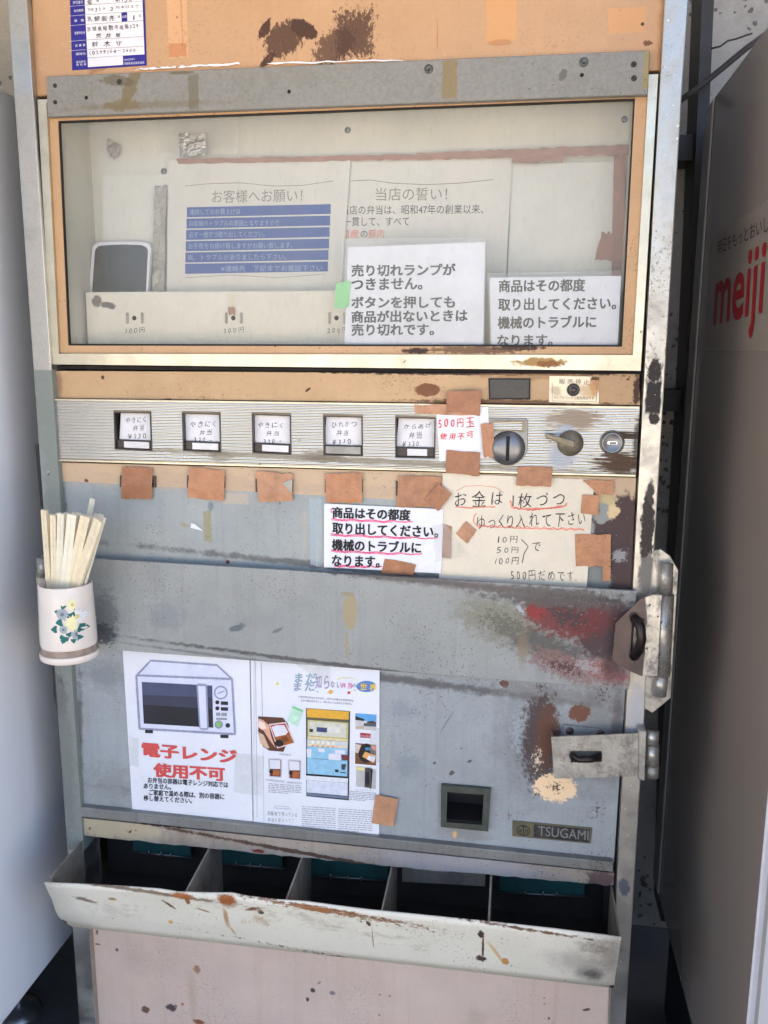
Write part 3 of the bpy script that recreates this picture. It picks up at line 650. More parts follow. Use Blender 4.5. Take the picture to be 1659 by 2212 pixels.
M['red_pen'] = plain('red_pen', (222, 66, 56), 0.6, mottle=0.2)
M['red_pale'] = plain('pale_red_pen', (230, 140, 118), 0.6, mottle=0.25)
M['pink_pen'] = plain('pink_marker', (236, 96, 140), 0.6, mottle=0.2)
M['red_print'] = plain('red_print', (214, 84, 78), 0.55)
M['blue_print'] = plain('blue_print', (68, 92, 152), 0.55, mottle=0.05)
M['blue_text'] = plain('blue_text', (150, 166, 200), 0.55)
M['navy'] = plain('navy_print', (40, 34, 132), 0.5)
M['white_print'] = plain('white_print', (226, 224, 228), 0.5)
M['tape'] = aged('brown_tape', (188, 130, 90), 0.36, mottle=0.10, mscale=34, streak=0.28, grime=0.4, grime_col=(118, 78, 52), grime_sc=30, grit=0.35, grit_col=(96, 62, 42), bump=5.0, bscale=60)
M['tape_dark'] = aged('brown_tape_dark', (166, 112, 76), 0.4, mottle=0.10, mscale=34, streak=0.28, grime=0.4, grime_col=(118, 78, 52), grime_sc=30, grit=0.35, grit_col=(96, 62, 42), bump=5.0, bscale=60)
M['tape_pale'] = aged('brown_tape_faded', (192, 142, 106), 0.44, mottle=0.10, mscale=34, streak=0.28, grime=0.4, grime_col=(118, 78, 52), grime_sc=30, grit=0.35, grit_col=(96, 62, 42), bump=5.0, bscale=60)
M['tape_worn'] = plain('worn_brown_tape', (176, 126, 92), 0.5, mottle=0.2, mscale=60, bump=0.0014, bscale=110)
M['tape_in'] = plain('dull_brown_tape', (166, 124, 100), 0.5, mottle=0.16, mscale=40)
M['green_tape'] = plain('green_tape', (150, 212, 150), 0.4, mottle=0.08)
M['clear_tape'] = film_mat('clear_tape', (214, 214, 204), 0.22)
M['sleeve'] = film_mat('plastic_sleeve', (238, 238, 236), 0.13, 0.10, 22, 0.35)
M['foil'] = plain('crumpled_foil', (186, 182, 172), 0.25, metal=0.9, mottle=0.2, bump=0.02, bscale=60)
M['foil_dim'] = plain('dull_foil', (168, 162, 150), 0.4, metal=0.5, mottle=0.2, bump=0.012, bscale=60)
M['inner'] = plain('display_white', (212, 210, 196), 0.55, mottle=0.06, mscale=6)
M['shelf'] = aged('shelf_white', (228, 222, 204), 0.5, mottle=0.04, grime=0.12, grime_col=(180, 168, 144), stains=[
    (200, 650, 14, 14, (120, 112, 102), dict(amp=0.6, edge=0.3, Y=0.04)), (224, 658, 22, 8, (110, 102, 94), dict(rot=0.2, amp=0.7, edge=0.3, Y=0.04))])
M['mirror_black'] = plain('smoked_glass', (22, 22, 22), 0.2, mottle=0.2, spec=0.6)
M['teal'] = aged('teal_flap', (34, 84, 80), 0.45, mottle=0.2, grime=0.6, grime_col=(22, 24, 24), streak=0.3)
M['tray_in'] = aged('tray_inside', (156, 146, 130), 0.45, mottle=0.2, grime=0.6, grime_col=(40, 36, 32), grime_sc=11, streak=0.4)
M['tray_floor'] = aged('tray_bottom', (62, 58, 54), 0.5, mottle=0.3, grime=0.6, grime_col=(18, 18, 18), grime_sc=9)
M['olive'] = aged('olive_frame', (92, 96, 88), 0.34, metal=0.6, mottle=0.15, mscale=60, grime=0.5, grime_col=(70, 70, 58), grime_sc=40)
M['plate_gold'] = aged('nameplate_gold', (122, 116, 92), 0.35, metal=0.6, mottle=0.1, grime=0.4, grime_col=(92, 86, 64), grime_sc=40)
M['plate_black'] = aged('nameplate_black', (36, 38, 42), 0.4, mottle=0.2, grime=0.3, grime_col=(110, 106, 90), grime_sc=60, speck=[(260, 0.6, (140, 134, 104))])
M['notice'] = aged('notice_plate', (214, 204, 178), 0.35, metal=0.35, mottle=0.05, stains=[(1290, 830, 22, 26, (178, 118, 56), dict(amp=0.8, edge=0.4, k=0.8)), (1275, 845, 26, 20, (200, 160, 100), dict(amp=0.9, edge=0.5, k=0.6)), (1286, 818, 12, 6, (90, 66, 40), dict(amp=1.0, edge=0.3)), (1200, 842, 16, 14, (180, 160, 124), dict(amp=0.9, edge=0.5, k=0.5))])
M['lamp_dark'] = plain('dead_lamp', (56, 50, 46), 0.2, mottle=0.2)
M['smoked'] = aged('smoked_window', (46, 46, 44), 0.25, mottle=0.2, grime=0.7, grime_col=(84, 78, 66), grime_sc=30)
M['ceramic'] = plain('cup_plastic', (230, 219, 206), 0.30, mottle=0.05, mscale=18, coat=0.4)
M['ceramic_groove'] = plain('cup_groove', (158, 140, 124), 0.6, mottle=0.25, mscale=60)
M['wood'] = plain('chopstick_wood', (234, 220, 186), 0.55, mottle=0.10, mscale=60)
M['wood2'] = plain('chopstick_wood_pale', (238, 230, 206), 0.55, mottle=0.08, mscale=60)
M['petal_w'] = plain('petal_white', (228, 228, 224), 0.5); M['petal_y'] = plain('petal_yellow', (238, 230, 178), 0.5); M['petal_g'] = plain('petal_grey', (160, 170, 174), 0.5)
M['petal_gd'] = plain('petal_centre', (112, 122, 126), 0.5); M['petal_yd'] = plain('petal_yellow_centre', (210, 192, 120), 0.5); M['leaf'] = plain('leaf_teal', (22, 104, 98), 0.5)
M['white_side'] = plain('white_enamel', (244, 246, 249), 0.35, mottle=0.015, mscale=3, coat=0.1)
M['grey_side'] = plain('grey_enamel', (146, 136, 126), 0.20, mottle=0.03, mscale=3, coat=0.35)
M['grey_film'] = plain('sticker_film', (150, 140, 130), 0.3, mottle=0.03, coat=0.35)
M['trim_and_sheen'] = plain('pale_trim_and_sheen', (160, 156, 150), 0.3, mottle=0.05)
M['logo_red'] = plain('logo_red', (150, 34, 40), 0.4)
M['slogan'] = plain('slogan_ink', (40, 34, 30), 0.7)
M['black_base'] = plain('black_plinth', (36, 37, 40), 0.6, mottle=0.25)
M['foot_metal'] = plain('zinc_foot', (128, 130, 130), 0.3, metal=0.8, mottle=0.15)
M['post'] = plain('painted_steel_post', (48, 44, 40), 0.5, mottle=0.2)
M['cable'] = plain('cable_rubber', (44, 38, 34), 0.6)
M['concrete'] = aged('speckled_wall', (150, 146, 138), 0.85, mottle=0.12, grime=0.4, grime_col=(84, 78, 70), root=False, grit=0.9, grit_col=(70, 66, 62), speck=[(110, 2.2, (84, 80, 76)), (60, 1.2, (60, 56, 52))], bump=0.8, bscale=120)
M['floor'] = aged('shed_floor', (92, 90, 88), 0.8, mottle=0.15, mscale=3, grime=0.5, grime_col=(56, 54, 50), root=False)
M['ground'] = plain('yard_concrete', (172, 164, 152), 0.9, mottle=0.12, mscale=1.5)
M['unseen_roof'] = plain('unseen_roof_sheet', (104, 96, 88), 0.7, mottle=0.1, mscale=4)

# ================================================================ THE SETTING
g = MB(); g.poly([Vector((-150, -150, -0.02)), Vector((150, -150, -0.02)), Vector((150, 150, -0.02)), Vector((-150, 150, -0.02))], M['ground'], Vector((0, 0, 1)))
g.build('ground', kind='structure')
g = MB(); g.box((-3, -2.0, -0.1), (3, 0.75, 0.0), M['floor']); g.build('floor', kind='structure')
g = MB(); g.box((-3.2, 0.62, 0.002), (3.2, 0.74, 2.28), M['concrete'])
g.build('rear_wall', label='grey speckled rendered wall at the back of the shed behind the machines', cat='wall')
g = MB(); g.box((-3.3, -1.9, 2.30), (0.23, 0.9, 2.38), M['unseen_roof'])  # unseen roof, its height and edges set to shape the light
g.build('unseen_roof', kind='structure')

# ---- steel frame of the shed and cables on the rear wall
g = MB(); g.slab([(1519, -60), (1545, -60), (1519, 548), (1508, 800), (1470, 1500), (1452, 1990), (1428, 1990), (1440, 1500), (1484, 760), (1494, 548)], 0.50, 0.1, M['post'])
g.build('steel_post', label='dark upright steel post against the speckled wall, right of the old machine', cat='post')
g = MB(); g.slab([(1440, 292), (1640, 286), (1640, 340), (1440, 348)], 0.53, 0.08, M['post']); g.build('steel_rail', label='upper dark horizontal steel rail on the speckled wall, below the slanting cable', cat='rail', group='steel rails on the rear wall')
g = MB(); g.slab([(1420, 842), (1560, 842), (1560, 888), (1420, 888)], 0.53, 0.08, M['post']); g.build('steel_rail', label='lower dark horizontal steel rail on the wall, level with the coin slot', cat='rail', group='steel rails on the rear wall')
g = MB(); g.tube([P(1440, 236, 0.47), P(1500, 196, 0.47), P(1560, 148, 0.47), P(1610, 106, 0.47), P(1700, 40, 0.47)], 0.0052, M['cable'], 8)
g.build('cable', label='thick dark cable slanting up to the right across the speckled wall', cat='cable')
g = MB(); g.tube([P(1536, 105, 0.47), P(1556, 100, 0.47), P(1572, 88, 0.47), P(1590, 84, 0.47), P(1612, 76, 0.47), P(1625, 72, 0.47)], 0.0016, M['cable'], 6)
g.build('thin_wire', label='thin kinked wire running from the dark post to the thick cable', cat='wire')

# ---- white machine on the left (only its side shows)
LX = -0.80
WM = empty('white_vending_machine', (-1.15, 0.0, 0.0), 'plain white enamelled machine side close on the left of the old machine', 'vending machine')
g = MB(); g.box((-1.50, -0.36, 0.222), (LX, 0.40, 1.70), M['white_side'], 0.006, 2); g.build('cabinet', WM)
g = MB(); g.box((-1.48, -0.30, 0.10), (LX - 0.24, 0.38, 0.221), M['black_base']); g.build('plinth', WM)
c = P(46, 2186, 0.0); d = ray(46, 2186); fp = CAM + d * ((0.06 - CAM.z) / d.z)
g = MB(); g.lathe((-0.945, 0.135, 0.0), (0, 0, 1), [(0, 0.0), (0.042, 0.0), (0.044, 0.006), (0.040, 0.018), (0.028, 0.026), (0.012, 0.030), (0.011, 0.221), (0, 0.221)], M['foot_metal'])
g.build('levelling_foot', WM)

# ---- grey machine on the right
RX = 0.3012
GM = empty('grey_vending_machine', (0.65, 0.08, 0.0), 'grey-sided drinks machine on the right with red dairy lettering', 'vending machine')
zt, zb = 1.722, 0.265
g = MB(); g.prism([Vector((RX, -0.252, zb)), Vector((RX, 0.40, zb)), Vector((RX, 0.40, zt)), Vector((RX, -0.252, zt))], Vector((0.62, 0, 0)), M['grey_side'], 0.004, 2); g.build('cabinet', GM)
g = MB(); g.prism([Vector((RX - 0.004, 0.335, zb + 0.01)), Vector((RX - 0.004, 0.392, zb + 0.01)), Vector((RX - 0.004, 0.392, zt - 0.035)), Vector((RX - 0.004, 0.335, zt - 0.004))], Vector((0.0035, 0, 0)), M['trim_and_sheen'], 0.001); g.build('edge_sheen', GM)  # pale strip: wall reflection on the back edge, put in as lighter paint
g = MB(); g.prism([Vector((RX - 0.002, -0.260, zb)), Vector((RX - 0.002, -0.2535, zb)), Vector((RX - 0.002, -0.2535, zt)), Vector((RX - 0.002, -0.260, zt))], Vector((0.60, 0, 0)), M['white_print'], 0.001); g.build('door_seal', GM)
g = MB(); g.prism([Vector((RX + 0.004, -0.285, zb)), Vector((RX + 0.004, -0.2605, zb)), Vector((RX + 0.004, -0.2605, zt)), Vector((RX + 0.004, -0.285, zt))], Vector((0.6, 0, 0)), M['trim_and_sheen'], 0.003, 2); g.build('door_frame', GM)
g = MB(); g.box((RX - 0.001, -0.36, zb - 0.05), (RX + 0.62, -0.286, zt), M['white_side'], 0.008, 3); g.build('front_door', GM)
g = MB(); g.box((RX + 0.03, -0.2, 0.0), (RX + 0.58, 0.36, zb - 0.001), M['black_base']); g.build('plinth', GM)
PLX = ('X', RX)
g = MB()
g.decal([(1538, 512), (1668, 426), (1668, 757), (1524, 757)], PLX, M['grey_film'], 0.0006)
g.text('明日をもっとおいしく', (1552, 522), (1552, 551), (1676, 494), PLX, M['slogan'], 0.0, lift=0.0012)
g.text('meiji', (1550, 582), (1541, 741), (1645, 724), PLX, M['logo_red'], 0.03, lift=0.0012)
g.build('lettered_film', GM)

# ================================================================ THE MACHINE: CABINET
xl, xr = P(60, 500).x, P(1449, 520).x
g = MB()
zt_ = 1.86
g.box((xl - 0.012, 0.012, 0.03), (xl - 0.006, 0.50, zt_), M['body']); g.box((xr - 0.014, 0.012, 0.03), (xr - 0.008, 0.50, zt_), M['body'])
g.box((xl - 0.012, 0.501, 0.03), (xr - 0.008, 0.507, zt_), M['body']); g.box((xl - 0.012, 0.012, zt_ + 0.001), (xr - 0.008, 0.50, zt_ + 0.007), M['body'])
g.build('cabinet', ROOT)
g = MB(); g.box((xl - 0.004, 0.16, 0.05), (xr - 0.016, 0.20, zt_ - 0.01), M['dark']); g.build('inner_bulkhead', ROOT)
# dark strips seen in the gaps beside and between the panels
g = MB()
g.slab([(56, -60), (108, -60), (205, 2240), (196, 2240)], 0.014, 0.003, M['dark']); g.slab([(1395, -60), (1441, -60), (1322, 2240), (1290, 2240)], 0.014, 0.003, M['dark'])
g.build('door_gap', ROOT)
g = MB(); g.slab([(13, -40), (55, -40), (209, 2260), (175, 2260)], -0.012, 0.05, M['alu_left'], 0.0015, 2); g.build('frame_post', ROOT, 'left corner post, bare aluminium above and grey paint below')
g = MB(); g.slab([(1438, -40), (1488, -40), (1349, 2260), (1313, 2260)], -0.012, 0.05, M['alu_right'], 0.0015, 2); g.build('frame_post', ROOT, 'right corner post, bright aluminium with dark wear')
g = MB(); g.slab([(76, 960), (83, 960), (116, 1500), (181, 1850), (199, 2240), (193, 2240), (172, 1850), (155, 1445)], 0.004, 0.008, M['body']); g.build('hinge_strip', ROOT)

# upper panel, header
g = MB(); g.slab([(66, -60), (1440, -60), (1427, 152), (76, 207)], 0.0, 0.012, M['salmon_top'], 0.001); g.build('upper_panel', ROOT)
HS = None
g = MB(); g.slab([(100, 165), (1404, 108.5), (1399.5, 204), (102, 252)], -0.012, 0.0115, M['hammered'], 0.0008); HS = g.build('header_strip', ROOT)
for (x, y, r) in [(119, 185, 4), (119.5, 221, 4), (258, 177, 5), (926, 149, 8), (1261, 134, 8), (1369, 139, 5), (1369.5, 169, 5)]:
    g = MB(); k = 0.00075
    g.lathe(P(x, y, -0.012), (0, -1, 0), [(r * k, 0.0), (r * k * 0.9, 0.0012), (r * k * 0.45, 0.0016), (r * k * 0.4, 0.0008), (0, 0.0008)], M['olive'] if r > 5 else M['bezel'], 14); g.build('screw', HS)
for (x, y) in [(186.5, 211), (624.5, 198), (1257, 162)]:
    g = MB(); g.lathe(P(x, y, -0.0122), (0, -1, 0), [(0, 0.0003), (0.0026, 0.0003), (0.0026, 0.0)], M['dark'], 10); g.build('screw_hole', HS)

# display window
WF = MB(); WF.ring([(81, 215), (1422, 160), (1384, 801), (112, 787)], [(100, 222), (1401, 178), (1367, 767), (127, 764)], -0.006, 0.010, M['chrome_trim'])
WF = WF.build('window_frame', ROOT)
g = MB(); g.ring([(100.5, 222.5), (1400.5, 178.5), (1366.5, 766.5), (127.5, 763.5)], [(125, 261), (1372, 212), (1344, 749), (147, 746.5)], 0.0, 0.004, M['salmon_frame']); g.build('inner_border', WF)
g = MB(); g.ring([(124.6, 260.6), (1372.4, 211.6), (1344.4, 749.4), (146.6, 746.9)], [(129, 265.5), (1368.5, 217), (1340.5, 745), (150.5, 742.5)], 0.0015, 0.004, M['gasket']); g.build('gasket', WF)
g = MB(); g.slab([(126, 262), (1371, 213), (1343, 748), (148, 745.5)], 0.0062, 0.003, glass_mat()); g.build('glass', WF)
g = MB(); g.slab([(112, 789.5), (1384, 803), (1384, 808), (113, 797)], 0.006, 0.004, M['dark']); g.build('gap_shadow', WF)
# inside of the display: back, sides, top, bottom
a0, a1 = P(140, 262), P(1356, 215); b0 = P(150, 748)
xL, xR, zT, zB = P(140, 500).x, P(1356, 480).x, P(700, 236).z + 0.004, P(700, 752).z - 0.004
DY = 0.105
g = MB()
def quad(pts, m, t): g.poly([Vector(p) for p in pts], m, Vector(t))
g.box((xL - 0.012, DY, zB - 0.01), (xR + 0.012, DY + 0.006, zT + 0.03), M['inner'])
g.box((xL - 0.012, 0.011, zB - 0.01), (xL - 0.006, DY, zT + 0.03), M['inner']); g.box((xR + 0.006, 0.011, zB - 0.01), (xR + 0.012, DY, zT + 0.03), M['inner'])
g.box((xL - 0.006, 0.011, zB - 0.01), (xR + 0.006, DY, zB - 0.004), M['inner']); g.box((xL - 0.006, 0.011, zT + 0.024), (xR + 0.006, DY, zT + 0.03), M['inner'])
g.build('display_box', ROOT)
for (x, y) in [(751, 281), (354, 370), (1349, 258)]:
    g = MB(); g.lathe(P(x, y, DY), (0, -1, 0), [(0.0048, 0.0), (0.0042, 0.0016), (0, 0.0022)], M['die_cast'], 14); g.build('display_screw', ROOT)
SH = MB(); SHY = 0.052
SH.slab([(184, 631), (1060, 625), (1338, 622), (1330, 752), (190, 756)], SHY, 0.045, M['shelf'], 0.0008)
SH = SH.build('price_shelf', ROOT)
for (x, y, t) in [(290, 687, '300円'), (504, 687, '300円'), (727, 687, '300円'), (955, 686, None), (1180, 685, None)]:
    g = MB(); Y = SHY
    g.lathe(P(x, y, Y), (0, -1, 0), [(0, 0.0006), (0.0033, 0.0006), (0.0036, 0.0)], M['dark'], 14)
    for sx in (-16, 16):
        g.slab([(x + sx - 2, y - 12), (x + sx + 2, y - 12), (x + sx + 2, y + 12), (x + sx - 2, y + 12)], Y - 0.003, 0.0029, M['foil_dim'])
    if t: g.text(t, (x - 20, y + 19), (x - 20, y + 33), (x + 23, y + 33), Y, M['ink_soft'], -0.004, 0.9, seed=int(x))
    g.build('sold_out_lamp', SH)

# fascia, indicator, notice plate
FA = MB(); FA.slab([(117, 801), (1381, 808), (1383, 876), (114, 860)], 0.0, 0.006, M['salmon_fascia'], 0.0006); FA = FA.build('fascia', ROOT)
g = MB(); g.ring([(1055, 817), (1146, 817.5), (1145, 863), (1056.5, 863)], [(1058, 820), (1143, 820.5), (1142, 860), (1059, 860)], -0.002, 0.002, M['gasket']); IW_ = g.build('indicator_window', FA)
g = MB(); g.slab([(1058, 820), (1143, 820.5), (1142, 860), (1059, 860)], -0.0008, 0.0008, M['smoked']); g.build('pane', IW_)
g = MB(); NY = -0.0012
g.slab([(1187, 812), (1294.5, 813.7), (1293.5, 872), (1186, 868.7)], NY, 0.0012, M['notice'])
g.text('販 売 停 止', (1208, 818), (1208, 829.5), (1273, 831), NY, M['ink_soft'], 0.004, lift=0.0004)
g.text('ランプがついたら販売停止です', (1196, 854.5), (1196, 862), (1283, 864.5), NY, M['ink_soft'], 0.0, lift=0.0004)
for a, b in (((1193, 826), (1193, 866)), ((1193, 866), (1288, 868)), ((1288, 868), (1289, 828))): g.ribbon([a, b], 1.0, NY, M['ink_faint'])
NP = g.build('notice_plate', FA)
g = MB(); g.lathe(P(1238.5, 842, NY), (0, -1, 0), [(0.0090, 0.0), (0.0088, 0.003), (0.0074, 0.003), (0.0068, 0.0015), (0.004, 0.0035), (0, 0.0042)], M['lamp_dark'], 20); g.build('stop_lamp', NP)

# ribbed button strip with five openings
ST = [(114, 861), (1382, 878), (1373.5, 1030), (121.5, 996)]
HOLES = [((245, 889.5), (325.5, 891), (328.5, 974.7), (247.5, 971)), ((392.5, 891.5), (475.5, 893.7), (477.5, 978), (395, 974.7)),
         ((543.5, 894), (628, 896.7), (629.5, 983), (545, 979)), ((697.5, 898), (783, 899.7), (784, 986.5), (698.5, 984)), ((853.5, 900.5), (941, 902.7), (940, 991), (853.5, 989))]
SY = -0.007
g = MB()
tops = [ST[0]] + [h[i] for h in HOLES for i in (0, 1)] + [ST[1]]
def lerp(a, b, t): return (a[0] + (b[0] - a[0]) * t, a[1] + (b[1] - a[1]) * t)
def edge_y(a, b, x): t = (x - a[0]) / (b[0] - a[0]); return (x, a[1] + (b[1] - a[1]) * t)
cols = []
for h in HOLES: cols += [(h[0], h[3]), (h[1], h[2])]
lft = (lerp(ST[0], ST[3], 0.22), lerp(ST[0], ST[3], 0.82)); rgt = (lerp(ST[1], ST[2], 0.22), lerp(ST[1], ST[2], 0.82))
allc = [lft] + cols + [rgt]
def q3(*pp): g.poly([P(p[0], p[1], SY) for p in pp], M['ribbed'])
for i in range(len(allc) - 1):
    (a, b), (c, d) = allc[i], allc[i + 1]
    ta = ST[0] if i == 0 else edge_y(ST[0], ST[1], a[0]); tc = ST[1] if i == len(allc) - 2 else edge_y(ST[0], ST[1], c[0])
    ba = ST[3] if i == 0 else edge_y(ST[3], ST[2], b[0]); bc = ST[2] if i == len(allc) - 2 else edge_y(ST[3], ST[2], d[0])
    q3(ta, tc, c, a); q3(b, d, bc, ba)
    if i % 2 == 0: q3(a, c, d, b)
n = 4
for a, b in zip(ST, ST[1:] + ST[:1]):
    pa, pb = P(a[0], a[1], SY), P(b[0], b[1], SY); dv = Vector((0, 0.0068, 0)); g.poly([pa, pb, pb + dv, pa + dv], M['ribbed'])
BS = g.build('button_strip', ROOT)
for k, (a, b, yy) in enumerate(((ST[0], ST[1], 2.0), (ST[3], ST[2], -2.5))):
    g = MB(); g.slab([(a[0], a[1] - 2 + yy), (b[0], b[1] - 2 + yy), (b[0], b[1] + 3 + yy), (a[0], a[1] + 3 + yy)], SY - 0.0018, 0.0016, M['chrome_trim'], 0.0005); g.build('edge_moulding', BS)
TXT = [
 [('やきにく', (272, 901), (272, 914), (316, 912)), ('弁当', (287, 918), (287, 931), (311, 930)), ('¥330', (277, 937), (277, 948), (316, 947))],
 [('やきにく', (411, 911), (411, 924), (466, 922)), ('弁当', (431, 928), (431, 941), (459, 939)), ('330.-', (419, 945), (419, 957), (457, 955))],
 [('やきにく', (557, 912), (557, 925), (611, 924)), ('弁当', (576, 930), (576, 942), (604, 941)), ('330.-', (569, 949), (569, 959), (608, 957))],
 [('ひれかつ', (717, 911), (717, 924), (771, 923)), ('弁当', (727, 929), (727, 942), (754, 941)), ('¥330', (718, 949), (718, 960), (758, 959))],
 [('からあげ', (872, 914), (872, 928), (932, 926)), ('弁当', (883, 933), (883, 948), (911, 947)), ('¥330.', (869, 953), (869, 965), (910, 963))]]
for i, h in enumerate(HOLES):
    h = list(h)
    cx = sum(p[0] for p in h) / 4; cy = sum(p[1] for p in h) / 4
    B = MB(); B.ring(h, [lerp(p, (cx, cy), 0.06) for p in h], SY - 0.0012, 0.020, M['bezel']); 
    B = B.build('selection_button', BS)
    def in_(u, v, Y): 
        t = lerp(h[0], h[1], u); b = lerp(h[3], h[2], u); return lerp(t, b, v)
    # card with handwriting, set back in the opening
    cl = (0.14 if i == 0 else 0.03)
    g = MB(); CY = 0.0015
    qs = [in_(cl + 0.06, 0.02, 0), in_(0.97, 0.02, 0), in_(0.97, 0.73, 0), in_(cl, 0.73, 0)]
    g.slab(qs, CY, 0.001, M['card'])
    for (t, TL, BL, BRr) in TXT[i]: g.text(t, TL, BL, BRr, CY, M['pencil'], -0.006, 0.8, seed=i + 5)
    g.build('price_card', B)
    g = MB(); g.slab([in_(0.03, 0.73, 0), in_(0.97, 0.73, 0), in_(0.97, 0.97, 0), in_(0.03, 0.97, 0)], -0.0035, 0.006, M['bezel'], 0.0008); g.build('push_bar', B)
    g = MB(); g.slab([in_(0.25 if i < 4 else 0.3, 0.77, 0), in_(0.93 if i < 4 else 0.8, 0.77, 0), in_(0.93 if i < 4 else 0.8, 0.94, 0), in_(0.25 if i < 4 else 0.3, 0.94, 0)] if i != 3 else [in_(0.05, 0.76, 0), in_(0.95, 0.76, 0), in_(0.95, 0.95, 0), in_(0.05, 0.95, 0)], -0.0046, 0.001, M['lens_dim'] if i == 3 else M['lens'], 0.0004)
    g.build('lit_lens', B)
    g = MB(); g.slab([in_(0.0, -0.035, 0), in_(1, -0.035, 0), in_(1, 0.0, 0), in_(0, 0.0, 0)], SY - 0.0016, 0.0014, M['bezel_edge']); g.build('bezel_lip', B)

# coin plate, slot, lever, lock
g = MB(); CPY = SY - 0.0022
pts = [(1060, 903), (1136, 904), (1141, 908), (1140, 965)]
for k in range(0, 19): 
    a = rad(0 + k * 10); pts.append((1096 + 44 * math.cos(a), 968 + 36 * math.sin(a)))
pts = [(1054, 903), (1136, 903.5), (1141, 908)] + [(1096 + 44 * math.cos(rad(k * 10)), 966 + 37 * math.sin(rad(k * 10))) for k in range(0, 19)]
g.slab(pts, CPY, 0.0022, M['die_cast'], 0.0006); CP = g.build('coin_plate', BS)
g = MB(); g.ring([(1060, 908), (1137, 908.5), (1136, 934), (1060, 932)], [(1064, 912), (1128, 912.5), (1128, 930), (1064, 928)], CPY - 0.0015, 0.0015, M['lever']); g.build('label_holder', CP)
g = MB(); g.slab([(1064, 912), (1128, 912.5), (1128, 930), (1064, 928)], CPY - 0.0004, 0.0003, M['ribbed']); g.build('label_window', CP)
g = MB(); rr = 0.0245
cc = P(1097, 968, CPY)
g.lathe(cc, (0, -1, 0), [(rr, 0.0), (rr * 0.99, 0.0025), (rr * 0.88, 0.0058), (rr * 0.65, 0.0086), (rr * 0.35, 0.0102), (0, 0.0106)], M['die_cast'], 40); CK = g.build('coin_boss', CP)
g = MB(); g.box((cc.x - 0.0023, cc.y - 0.0128, cc.z - 0.0165), (cc.x + 0.0023, cc.y - 0.004, cc.z + 0.0175), M['dark'], 0.0008); g.build('coin_slot', CK)
LV = MB(); lc = P(1232, 957, SY)
LV.lathe(lc, (0, -1, 0), [(0.0182, 0.0), (0.018, 0.003), (0.0155, 0.0036), (0.0148, 0.006), (0, 0.0064)], M['lever'], 32); LV = LV.build('return_lever', BS)
g = MB(); p0 = P(1180, 940, SY - 0.020); p1 = P(1238, 960, SY - 0.011)
dv = (p1 - p0).normalized(); up = Vector((-dv.z, 0, dv.x)).normalized()
g.prism([p0 + up * 0.0025, p1 + up * 0.0052, p1 + dv * 0.004 - up * 0.003, p1 - up * 0.0058, p0 - up * 0.0032, p0 - dv * 0.002], Vector((0, 0.006, 0)), M['lever'], 0.0012, 2); g.build('handle', LV)
KL = MB(); kc = P(1322, 956, SY)
KL.lathe(kc, (0, -1, 0), [(0.0172, 0.0), (0.0170, 0.0016), (0.0155, 0.002)], M['lever'], 32)
KL.lathe(kc, (0, -1, 0), [(0.0155, 0.0005), (0.0148, 0.005), (0.013, 0.006), (0.012, 0.0052), (0, 0.0058)], M['die_cast'], 32); KL = KL.build('key_lock', BS)
g = MB(); g.box((kc.x - 0.0068, kc.y - 0.0066, kc.z - 0.0022), (kc.x + 0.0068, kc.y - 0.0056, kc.z + 0.0022), M['chrome'], 0.0006); g.box((kc.x - 0.0040, kc.y - 0.0072, kc.z - 0.0012), (kc.x + 0.0052, kc.y - 0.0062, kc.z + 0.0012), M['dark']); g.build('keyhole', KL)

# front door with the coin return opening
DO = MB(); DO.slab([(130, 999), (1374, 1032), (1358, 1385), (151.5, 1310)], 0.0, 0.010, M['door_top'])
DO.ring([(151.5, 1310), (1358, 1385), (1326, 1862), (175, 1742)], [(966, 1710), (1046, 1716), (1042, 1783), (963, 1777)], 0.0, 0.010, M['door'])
DO = DO.build('front_door', ROOT)
for (x0, y0, x1, y1) in ((259, 1027, 336, 1053), (404, 1027, 485, 1055), (552, 1034, 632, 1064), (702, 1034, 783, 1064), (855, 1040, 946, 1072)):
    g = MB(); g.ring([(x0, y0), (x1, y0 + 2), (x1, y1), (x0, y1 - 1)], [(x0 + 4, y0 + 4), (x1 - 4, y0 + 6), (x1 - 4, y1 - 4), (x0 + 4, y1 - 5)], -0.0035, 0.0035, M['bezel']); g.slab([(x0 + 4, y0 + 4), (x1 - 4, y0 + 6), (x1 - 4, y1 - 4), (x0 + 4, y1 - 5)], -0.0008, 0.0006, M['dark']); g.build('disused_slot', DO)
CR = MB(); CR.ring([(953, 1696.5), (1060.5, 1705.5), (1054.5, 1796.5), (952, 1786.5)], [(966, 1711), (1045, 1717), (1041, 1782), (964, 1776)], -0.008, 0.0078, M['olive']); CR = CR.build('coin_return', DO)
g = MB(); ip = [P(*q) for q in ((964, 1709), (1047, 1716), (1043, 1785), (962, 1778))]; bk = Vector((0, 0.055, 0))
def open_box(mb, fr, dv, m):
    ctr = sum(fr, Vector()) / 4 + dv * 0.5
    mb.poly([p + dv for p in fr], m, -dv)
    for a, b in zip(fr, fr[1:] + fr[:1]):
        f = [a, b, b + dv, a + dv]; mb.poly(f, m, ctr - (a + b + dv) / 2)
open_box(g, [p + Vector((0, 0.0105, 0)) for p in ip], bk, M['tray_floor']); g.build('return_cup', CR)
g = MB(); TY = -0.002
g.slab([(1107, 1773), (1279.5, 1789), (1276, 1823), (1107, 1806.5)], TY, 0.0018, M['plate_gold'], 0.0004)
g.decal([(1153, 1780), (1275, 1791.5), (1272, 1819.5), (1153, 1808)], TY, M['plate_black'], 0.0004)
g.text('TSUGAMI', (1163, 1783.5), (1162, 1804), (1271, 1815), TY, M['rail'], 0.012, lift=0.0008)
e0 = (1130.5, 1793.5)
